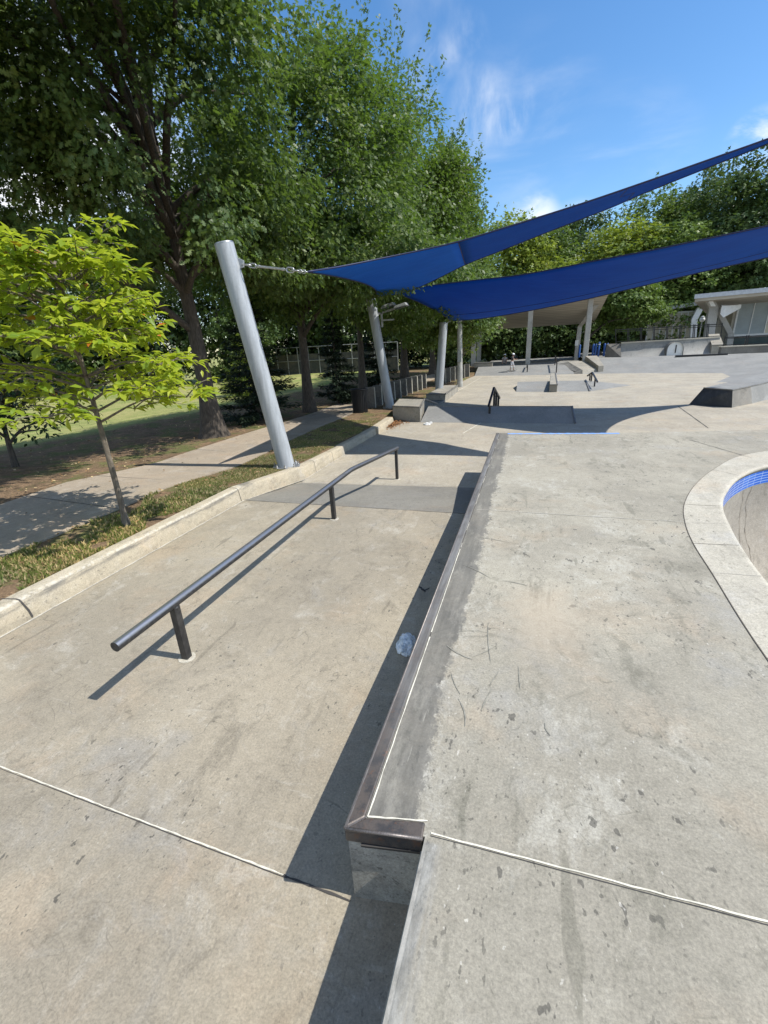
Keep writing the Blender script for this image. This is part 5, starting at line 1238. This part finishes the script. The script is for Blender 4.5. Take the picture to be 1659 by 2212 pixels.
spruce('slender dark conifer in the shade right of the second mast', (-8.9, 26, -.3), 5.0, 1.3, 33, 9000, sz=.2)
spruce('light green feathery conifer glowing between the oak trunk and the leaning mast', (-16.3, 23.5, -.3), 3.6, 1.5, 34, 9000, None, L_FARL, .22, 'garden_conifer')

# tree lines farther away: four crowns, copied with their trunks
def far_tree(name, label, base, h, rx, leaf, seed, group, num=420, lm=20, lsize=.42, low=.12, lR=.9):
    x, y, z = base; cz = z + h * (low + (1 - low) / 2); rz = h * (1 - low) / 2
    return tree(name, label, base, [(x, y, z + h * .3), (x + .2, y, z + h * .75)], .22, [((x, y, cz), (rx, rx, rz), int(num * .62)), ((x + rx * .35, y - rx * .3, cz + rz * .25), (rx * .6, rx * .6, rz * .6), int(num * .2)), ((x - rx * .4, y - rx * .2, cz - rz * .3), (rx * .65, rx * .65, rz * .6), int(num * .18))],
                leaf, seed, lm, lR, lsize, TUFT, BARK, group, 10, None, .5, 1.3, .3, 8, .09)
def place(src, label, loc, rz, s, group=None, leaf=None):
    o = copy_tree(src); o.location = loc; o.rotation_euler = (0, 0, rz); o.scale = s if hasattr(s, '__len__') else (s, s, s); o['label'] = label
    if group: o['group'] = group
    if leaf:
        for ch in o.children:
            if ch.name.startswith('crown'):
                ch.data = ch.data.copy(); ch.data.materials[0] = leaf
    return o
GL = 'dark trees lining the far side of the lawn'  # leaf colours kept dark, painting in the shade of this far row
A = far_tree('lawn_edge_tree', 'dark bushy tree at the far left end of the lawn edge, behind the young tree', (-46, 20, -.3), 12, 4.6, L_FARD, 41, GL, 520, 24, .42, .0)
B = far_tree('lawn_edge_tree', 'dark round tree on the lawn edge seen just left of the oak trunk', (-33, 33, -.3), 10.5, 4.4, L_DARK, 42, GL, 520, 24, .42, .0)
for k, (lab, x, y, s, src) in enumerate([('second dark tree from the left along the far lawn edge', -42, 25.5, 1.0, B), ('taller dark tree along the far lawn edge above the young tree', -38, 29, 1.1, A), ('dark tree on the lawn edge directly behind the oak trunk', -29, 38.5, 1.05, A), ('dark tree behind the left end of the backstop fence', -26, 46.5, 1.1, B), ('dark tree behind the middle of the backstop fence', -20.5, 48, 1.05, A), ('dark tree behind the right end of the backstop fence', -15, 49, 1.0, B), ('dark tree past the backstop fence, deep behind the third oak', -10, 51, 1.0, A)]):
    place(src, lab, (x, y, -.3), k * 1.3 + .5, s)
GW = 'dark trees closing the space behind the canopy'
Cc = far_tree('woodland_tree', 'dark leafy tree behind the left part of the canopy', (-4.6, 52, 0), 8.5, 3.6, L_FARD, 43, GW, 420, 22, .42, .0)
for k, (lab, x, y, s) in enumerate([('dark tree filling the gap behind the middle of the canopy', -.6, 53, .95), ('dark tree behind the right half of the canopy', 3.2, 54, .9), ('dark tree right of the canopy behind the blue posts', 7.0, 56, 1.0), ('low dark tree left of the canopy near the last oak', -8.4, 48, .9), ('dark tree between the canopy and the pale building', 8.8, 67, 1.0)]):
    place(Cc, lab, (x, y, 0), k * 1.9 + .7, s)
p = Y(1362, 648, 46.5)
tree('terrace_tree', 'leafy mid green tree standing between the canopy and the park building', tuple(Y(1296, 775, 45)[:2]) + (TZR,), [(p.x - 3.2, 45.3, 1.6), (p.x - 1.6, 46, 3.2)], .2, [((p.x - .5, 46.5, p.z + .1), (2.7, 2.8, 2.5), 290), ((p.x - 2.4, 45.5, p.z + .6), (2.0, 2.2, 1.9), 160), ((p.x + 1.7, 46.0, p.z - .8), (1.0, 1.2, .8), 40)], L_FAR, 51, 30, .7, .30, TUFT, BARK, None, 14, None, .4, 1.3)
# hill of tall trees behind everything
GH = 'tall trees on the skyline behind the park buildings'
hs = [('yellow_green', 1110, 455, 62, 4.6, L_FARL, 'yellow green tall tree on the skyline just right of the last oak'), ('dark', 1178, 478, 66, 4.4, L_FAR, 'rounded mid green tree on the skyline under the first sail edge'),
      ('dark', 1262, 440, 72, 5.0, L_FARD, 'dark tall tree on the skyline left of the gap of sky'), ('light', 1360, 470, 60, 5.2, L_FARL, 'light green tree on the skyline in front of darker crowns'),
      ('mid', 1440, 396, 68, 5.4, L_FAR, 'tall mid green tree on the skyline near the middle of the right side'), ('dark', 1528, 366, 70, 4.8, L_FARD, 'dark tall tree with a ragged top on the right skyline'),
      ('dark', 1592, 345, 64, 4.6, L_FARD, 'dark tall tree second from the right edge of the skyline'), ('dark', 1668, 312, 60, 5.2, L_FARD, 'tallest dark tree at the right edge of the skyline'), ('mid', 1490, 470, 58, 4.6, L_FAR, 'shorter mid green tree before the tall right skyline trees')]
Hs = {}
for k, (kd, u, v, y, rx, lf, lab) in enumerate(hs):
    q = Y(u, v, y)
    if k in (0, 4, 7): Hs[k] = (far_tree('skyline_tree', lab, (q.x, y, 0), q.z, rx, lf, 60 + k, GH, 700, 24, .46, .02, .95), q.z, rx)
    else:
        src, h0_, r0_ = Hs[max(j for j in Hs if j <= k)]
        place(src, lab, (q.x, y, 0), k * 2.1, (rx / r0_, rx / r0_, q.z / h0_), GH, lf)
p = Y(1215, 575, 57); far_tree('bright_tree', 'bright yellow green bushy tree showing between the two blue sails', (p.x, 57, 0), p.z + .9, 3.6, L_FARL, 75, None, 420, 22, .42, .1)
p = Y(1610, 590, 66); place(Hs[4][0], 'silvery mid green tree just above the pavilion roof', (p.x, 66, 0), 2.2, (1.0, .9, (p.z + 1.0) / Hs[4][1]), GH, L_FAR)
p = Y(1480, 595, 72); place(Hs[4][0], 'yellowish green tree above the smaller building roof', (p.x, 72, 0), .4, (.9, .8, (p.z + 1.2) / Hs[4][1]), GH, L_FARL)
# sapling by the lamp pole
p = P(1003, 800, -.3); tree('sapling', 'thin sapling with a few pale leaves next to the lamp pole', (-4.5, 28.5, -.3), [(-4.45, 28.5, .8), (-4.1, 28.4, 2.3)], .03, [((-3.95, 28.4, 1.9), (.5, .5, .8), 16)], L_FARL, 81, 8, .3, .2, OVAL, BARK2, None, 8, None, .2, 1.1, .3, 8, .012)

# ------------------------------------------------------------------ grass of the verge, weeds and fallen leaves (nobody could count these)
r = np.random.RandomState(9)
def kx(y): return np.interp(y, [-4, 1.8, 5.1, 7.4, 9.48, 12, 14], [-4.12, -4.1, -4.14, -4.38, -4.5, -4.48, -4.64])
prx = np.array([(p.x, p.y) for p in pr])
def px(y): return np.interp(y, prx[:, 1], prx[:, 0])
n = 110000
y = -1 + 14.5 * r.random(n) ** 1.25; f = r.random(n); x = kx(y) + (px(y) - kx(y)) * f
dens = np.array([noise.noise(Vector((a * 1.7, b * 1.7, 2))) + .5 * noise.noise(Vector((a * 5, b * 5, 4))) for a, b in zip(x, y)])
kp = dens > (-.30 + .30 * np.abs(f - .5)); x, y = x[kp], y[kp]; n = len(x)
pos = np.stack([x, y, np.interp(y, [-60, 4.9, 7.2, 8.6, 13, 17], [.17, .17, -.10, -.14, -.2, -.27]) - .004], 1)
hd = np.stack([r.normal(size=n) * .75, r.normal(size=n) * .75, np.ones(n) * .8], 1); nr_ = rnd_dirs(r, n); nr_[:, 2] *= .3
GR = leaf_mat('verge_grass', (.12, .165, .04), (.26, .26, .10), (.16, .22, .04), .6, .3, .2, (.44, .35, .19), .55)
o = leaves('grass', pos, nr_, hd, (.018 + .032 * r.random(n) ** 2) * (1 + .5 * (y < 5)), NEEDLE, GR); tag(o, kind='stuff')
n = 5200
x = -13.5 + 9.2 * r.random(n); y = -1 + 26 * r.random(n) ** 1.2; okm = ((x > px(y) + .0) & (x < kx(y) - .02)) | (x < px(y) - 1.9) | (r.random(n) < .06)
okm &= x < kx(y) - .03; x, y = x[okm], y[okm]; n = len(x)
pos = np.stack([x, y, np.interp(y, [-60, 4.9, 7.2, 8.6, 13, 17, 24], [.17, .17, -.10, -.14, -.2, -.27, -.3]) + .026 + .02 * r.random(n)], 1)
FL = leaf_mat('fallen_leaf', (.30, .19, .09), (.13, .085, .05), (.2, .1, .04), .7, .15, .2, (.50, .40, .24), .8)
o = leaves('fallen_leaves', pos, np.array([0, 0, 1]) + r.normal(size=(n, 3)) * .25, r.normal(size=(n, 3)), .03 + .04 * r.random(n), RHOMB, FL); tag(o, kind='stuff')
n = 700; c = P(850, 916, LOW); x = c.x + r.normal(size=n) * .16; y = c.y + r.normal(size=n) * .42
pos = np.stack([x, y, LOW + .005 + .03 * np.exp(-((x - c.x) / .16) ** 2) * r.random(n)], 1)
o = leaves('fallen_leaves', pos, np.array([0, 0, 1]) + r.normal(size=(n, 3)) * .3, r.normal(size=(n, 3)), .05 + .05 * r.random(n), RHOMB, leaf_mat('rust_litter', (.34, .17, .08), (.22, .12, .06), (.2, .1, .04), .8, .1, .2)); tag(o, kind='stuff')
# ------------------------------------------------------------------ people
SKIN = plain('skin', (.46, .28, .20), .55, var=.04, scale=4)
TEE = plain('dark_tee', (.05, .05, .055), .85, var=.1); SHORT = plain('grey_shorts', (.42, .42, .44), .85, var=.08); PALE = plain('pale_clothes', (.55, .50, .48), .85, var=.08)
HEL = plain('white_helmet', (.75, .76, .78), .35, var=.05); SHOE = plain('dark_shoe', (.04, .04, .045), .6, var=.1); SOCK = plain('white_pad', (.62, .62, .64), .8, var=.05); HAIR = plain('brown_hair', (.06, .04, .03), .7)
def skinned(name, par, verts, edges, radii, mat, sub=2):
    me = bpy.data.meshes.new(name); off = world_loc(par); me.from_pydata([Vector(v) - off for v in verts], edges, [])
    o = bpy.data.objects.new(name, me); COL.objects.link(o); o.parent = par
    md = o.modifiers.new('skin', 'SKIN'); md.use_smooth_shade = True
    for k, rr in enumerate(radii):
        d = me.skin_vertices[0].data[k]; d.radius = rr if hasattr(rr, '__len__') else (rr, rr); d.use_root = (k == 0)
    s = o.modifiers.new('smooth', 'SUBSURF'); s.levels = sub; s.render_levels = sub
    me.materials.append(mat); return o
def ell(name, par, c, rad3, mat, seg=16, cut=None):
    bm = bmesh.new(); bmesh.ops.create_uvsphere(bm, u_segments=seg, v_segments=seg - 4, radius=1)
    if cut is not None: bmesh.ops.delete(bm, geom=[v for v in bm.verts if v.co.z < cut], context='VERTS')
    for v in bm.verts: v.co = Vector((v.co.x * rad3[0] + c[0], v.co.y * rad3[1] + c[1], v.co.z * rad3[2] + c[2]))
    me = bpy.data.meshes.new(name); bm.to_mesh(me); bm.free()
    for p in me.polygons: p.use_smooth = True
    return link_mesh(me, name, mat, par)
def person(label, base, J, shirt, legs, helmet, group=None, knee=None):
    t = thing('person', label, 'person', base, group); g = lambda k: Vector(base) + Vector(J[k])
    names = ['pelvis', 'waist', 'chest', 'neck', 'head', 'head_top', 'hipL', 'kneeL', 'ankL', 'toeL', 'hipR', 'kneeR', 'ankR', 'toeR', 'shL', 'elL', 'wrL', 'haL', 'shR', 'elR', 'wrR', 'haR']
    rr = [.085, (.085, .07), (.10, .075), .038, (.072, .08), .06, .068, .046, .03, .026, .068, .046, .03, .026, .042, .03, .022, .024, .042, .03, .022, .024]
    E_ = [(0, 1), (1, 2), (2, 3), (3, 4), (4, 5), (0, 6), (6, 7), (7, 8), (8, 9), (0, 10), (10, 11), (11, 12), (12, 13), (2, 14), (14, 15), (15, 16), (16, 17), (2, 18), (18, 19), (19, 20), (20, 21)]
    V_ = [g(n) for n in names]
    # fingers: five short chains from each hand
    for side, wi, hi in (('L', 16, 17), ('R', 20, 21)):
        d = (V_[hi] - V_[wi]).normalized(); s = d.cross(Vector((0, 0, 1))).normalized()
        for q, (o_, l_) in enumerate(((-.018, .045), (-.006, .055), (.006, .052), (.018, .042), (-.03, .025))):
            a = len(V_); V_.append(V_[hi] + s * o_ + d * (l_ * .6) ); V_.append(V_[hi] + s * o_ * 1.1 + d * l_ + Vector((0, 0, -.015))); rr += [.007, .005]; E_ += [(hi, a), (a, a + 1)]
    skinned('body', t, V_, E_, rr, SKIN)
    skinned('tee_shirt', t, [g('waist') - Vector((0, 0, .03)), g('waist'), g('chest'), g('neck') - Vector((0, 0, .03)), g('shL'), g('shL').lerp(g('elL'), .7), g('shR'), g('shR').lerp(g('elR'), .7)], [(0, 1), (1, 2), (2, 3), (2, 4), (4, 5), (2, 6), (6, 7)], [(.10, .085), (.10, .085), (.115, .09), .05, .056, .05, .056, .05], shirt)
    skinned('shorts', t, [g('pelvis'), g('waist') - Vector((0, 0, .02)), g('hipL'), g('hipL').lerp(g('kneeL'), .8), g('hipR'), g('hipR').lerp(g('kneeR'), .8)], [(0, 1), (0, 2), (2, 3), (0, 4), (4, 5)], [(.10, .09), (.095, .085), .082, .07, .082, .07], legs)
    for s in 'LR':
        skinned('shoe', t, [g('ank' + s) - Vector((0, 0, .02)), g('toe' + s)], [(0, 1)], [.04, .034], SHOE)
        if knee: skinned('knee_pad', t, [g('knee' + s) + Vector((0, 0, .06)), g('knee' + s) - Vector((0, 0, .1))], [(0, 1)], [.056, .045], SOCK)
    h = g('head').lerp(g('head_top'), .5); fd = Vector(J['face']).normalized()
    ell('helmet', t, h + Vector((0, 0, .035)), (.105, .115, .10), helmet, cut=-.15)
    sd = fd.cross(Vector((0, 0, 1)))
    for q in (-1, 1):
        ell('eye', t, h + fd * .074 + sd * .03 * q - Vector((0, 0, .012)), (.011, .011, .011), HAIR, 8)
        ell('ear', t, h + sd * .085 * q - Vector((0, 0, .02)), (.014, .018, .026), SKIN, 8)
    ell('nose', t, h + fd * .084 - Vector((0, 0, .03)), (.012, .014, .016), SKIN, 8); ell('mouth', t, h + fd * .076 - Vector((0, 0, .058)), (.02, .008, .006), plain('lip', (.35, .13, .11), .6), 8)
    ell('hair', t, h - fd * .02 - Vector((0, 0, .01)), (.088, .094, .085), HAIR)
    return t
# the child rides a board on the floor just below the far bank
cb = Y(1105, 803.5, 35.2)
bd = thing('skateboard', 'black skateboard under the feet of the child in the white helmet', 'skateboard', cb)
m = MB(); rows = []
for k in range(11):
    f = k / 10 * 2 - 1; x = f * .38; w_ = .10 * math.sqrt(max(.02, 1 - abs(f) ** 6)); z = .10 + .05 * max(0, abs(f) - .7) / .3
    rows.append([cb + Vector((x, -w_, z)), cb + Vector((x, -w_, z + .012)), cb + Vector((x, w_, z + .012)), cb + Vector((x, w_, z))])
m.grid(rows, close=True); m.quad(*rows[0]); m.quad(*rows[-1]); m.build('deck', SHOE, bd)
for x in (-.23, .23):
    MB().box(cb.x + x - .03, cb.x + x + .03, cb.y - .05, cb.y + .05, cb.z + .05, cb.z + .099).build('truck', GALV, bd)
    for y_ in (-.08, .08): MB().tube([cb + Vector((x, y_ - .018, .03)), cb + Vector((x, y_ + .018, .03))], .03, 12).build('wheel', SOCK, bd)
J = dict(pelvis=(0, 0, .66), waist=(.015, 0, .80), chest=(.03, 0, .94), neck=(.045, 0, 1.06), head=(.06, 0, 1.13), head_top=(.065, 0, 1.23), hipL=(-.05, -.05, .62), kneeL=(-.04, -.09, .39), ankL=(-.12, -.04, .17), toeL=(-.06, -.10, .145), hipR=(.05, .05, .62), kneeR=(.14, .0, .40), ankR=(.12, .02, .17), toeR=(.18, -.05, .145),
         shL=(.02, -.13, 1.0), elL=(.14, -.19, .86), wrL=(.28, -.20, .88), haL=(.32, -.20, .89), shR=(.04, .13, 1.0), elR=(.16, .17, .84), wrR=(.30, .13, .86), haR=(.345, .12, .87), face=(1, -.35, 0))
person('child in white helmet, dark top and knee pads riding a skateboard', cb, J, TEE, SHORT, HEL, knee=True)
# someone sits on the terrace in the shade of the canopy
sb_ = Vector((Y(1090, 783, 40.5).x, 40.5, TZL)); 
J2 = dict(pelvis=(0, 0, .16), waist=(0, .02, .30), chest=(0, 0, .46), neck=(0, -.02, .58), head=(0, -.04, .66), head_top=(0, -.045, .77), hipL=(-.09, -.02, .15), kneeL=(-.16, -.30, .36), ankL=(-.15, -.50, .07), toeL=(-.16, -.62, .05), hipR=(.09, -.02, .15), kneeR=(.17, -.30, .36), ankR=(.16, -.50, .07), toeR=(.17, -.62, .05),
          shL=(-.15, 0, .53), elL=(-.22, -.14, .36), wrL=(-.13, -.28, .40), haL=(-.10, -.32, .40), shR=(.15, 0, .53), elR=(.22, -.14, .36), wrR=(.13, -.28, .40), haR=(.10, -.32, .40), face=(0, -1, 0))
person('person in pale clothes and white helmet sitting on the terrace in the canopy shade', sb_, J2, PALE, PALE, HEL)
# ------------------------------------------------------------------ sky
w = bpy.data.worlds.new('World'); sc.world = w; w.use_nodes = True
t = NT(w.node_tree); w.node_tree.nodes.clear()
sky = t.n('ShaderNodeTexSky', sky_type='NISHITA'); sky.sun_disc = False
sky.sun_elevation = math.asin(SUN.z); sky.sun_rotation = math.atan2(SUN.x, SUN.y)
sky.air_density = 1.0; sky.dust_density = .4; sky.ozone_density = 2.2; sky.altitude = 50
d = t.n('ShaderNodeTexCoord').outputs['Generated']
col = t.hsv(sky.outputs[0], .5, 1.24, 1.14)
def wisp(c, u, v, r0, strength, thr, sc_, stretch, col):
    dv = ray(u, v); dv = dv / np.linalg.norm(dv)
    dot = t.n('ShaderNodeVectorMath', operation='DOT_PRODUCT', inp={0: d, 1: tuple(dv)}).outputs['Value']
    f = t.rng(dot, math.cos(rad(r0)), math.cos(rad(r0 * .15)))
    n = t.noise(t.mapv(d, scale=stretch), sc_, 7, .58, .4)
    f = t.math('MULTIPLY', t.math('MULTIPLY', f, t.rng(n, thr, thr + .28)), strength)
    return t.mix(f, c, col)
CW = (6.6, 6.8, 7.0)
for a in ((1035, 240, 3.6, .4, .40, 5, (2.5, 2, 1)), (1085, 240, 3.2, .4, .42, 6, (2.5, 2, 1)), (935, 145, 3, .3, .42, 6, (2, 1, 2)), (1000, 95, 2.6, .22, .42, 6, (2, 2, 1)), (1130, 280, 8, .17, .40, 4, (1, 1, 3)), (1350, 350, 7, .13, .45, 4, (1, 1, 4)), (930, 20, 5, .1, .45, 5, (2, 1, 1)),
          (1150, 480, 3.2, .8, .34, 9, (1, 1, 1.5)), (1635, 305, 2.6, .9, .33, 9, (1, 1, 1.4)), (110, 430, 17, 1.0, .30, 4, (1, 1, 2)), (1240, 520, 4, .6, .4, 9, (1, 1, 2))):
    col = wisp(col, *a, CW)
def fill_cloud(c, dv, r0, strength, thr, sc_):  # unseen clouds out of view, added as neutral fill for the shadows
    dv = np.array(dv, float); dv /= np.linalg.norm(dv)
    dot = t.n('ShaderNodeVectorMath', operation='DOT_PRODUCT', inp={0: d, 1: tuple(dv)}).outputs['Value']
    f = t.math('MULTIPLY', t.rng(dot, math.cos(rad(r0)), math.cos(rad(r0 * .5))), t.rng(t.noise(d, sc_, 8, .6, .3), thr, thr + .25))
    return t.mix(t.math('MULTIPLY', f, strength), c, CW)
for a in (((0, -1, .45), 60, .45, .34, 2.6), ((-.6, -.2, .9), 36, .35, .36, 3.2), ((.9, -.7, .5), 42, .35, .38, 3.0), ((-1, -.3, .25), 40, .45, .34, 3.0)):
    col = fill_cloud(col, *a)
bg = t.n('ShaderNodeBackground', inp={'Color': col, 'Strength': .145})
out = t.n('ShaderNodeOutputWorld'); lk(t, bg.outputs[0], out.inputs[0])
vs = sc.view_settings; vs.view_transform = 'Standard'; vs.look = 'None'; vs.gamma = 1; vs.use_curve_mapping = False; vs.exposure = .28
sc.cycles.max_bounces = 8; sc.cycles.transparent_max_bounces = 8; sc.cycles.diffuse_bounces = 4; sc.cycles.glossy_bounces = 3; sc.cycles.transmission_bounces = 5
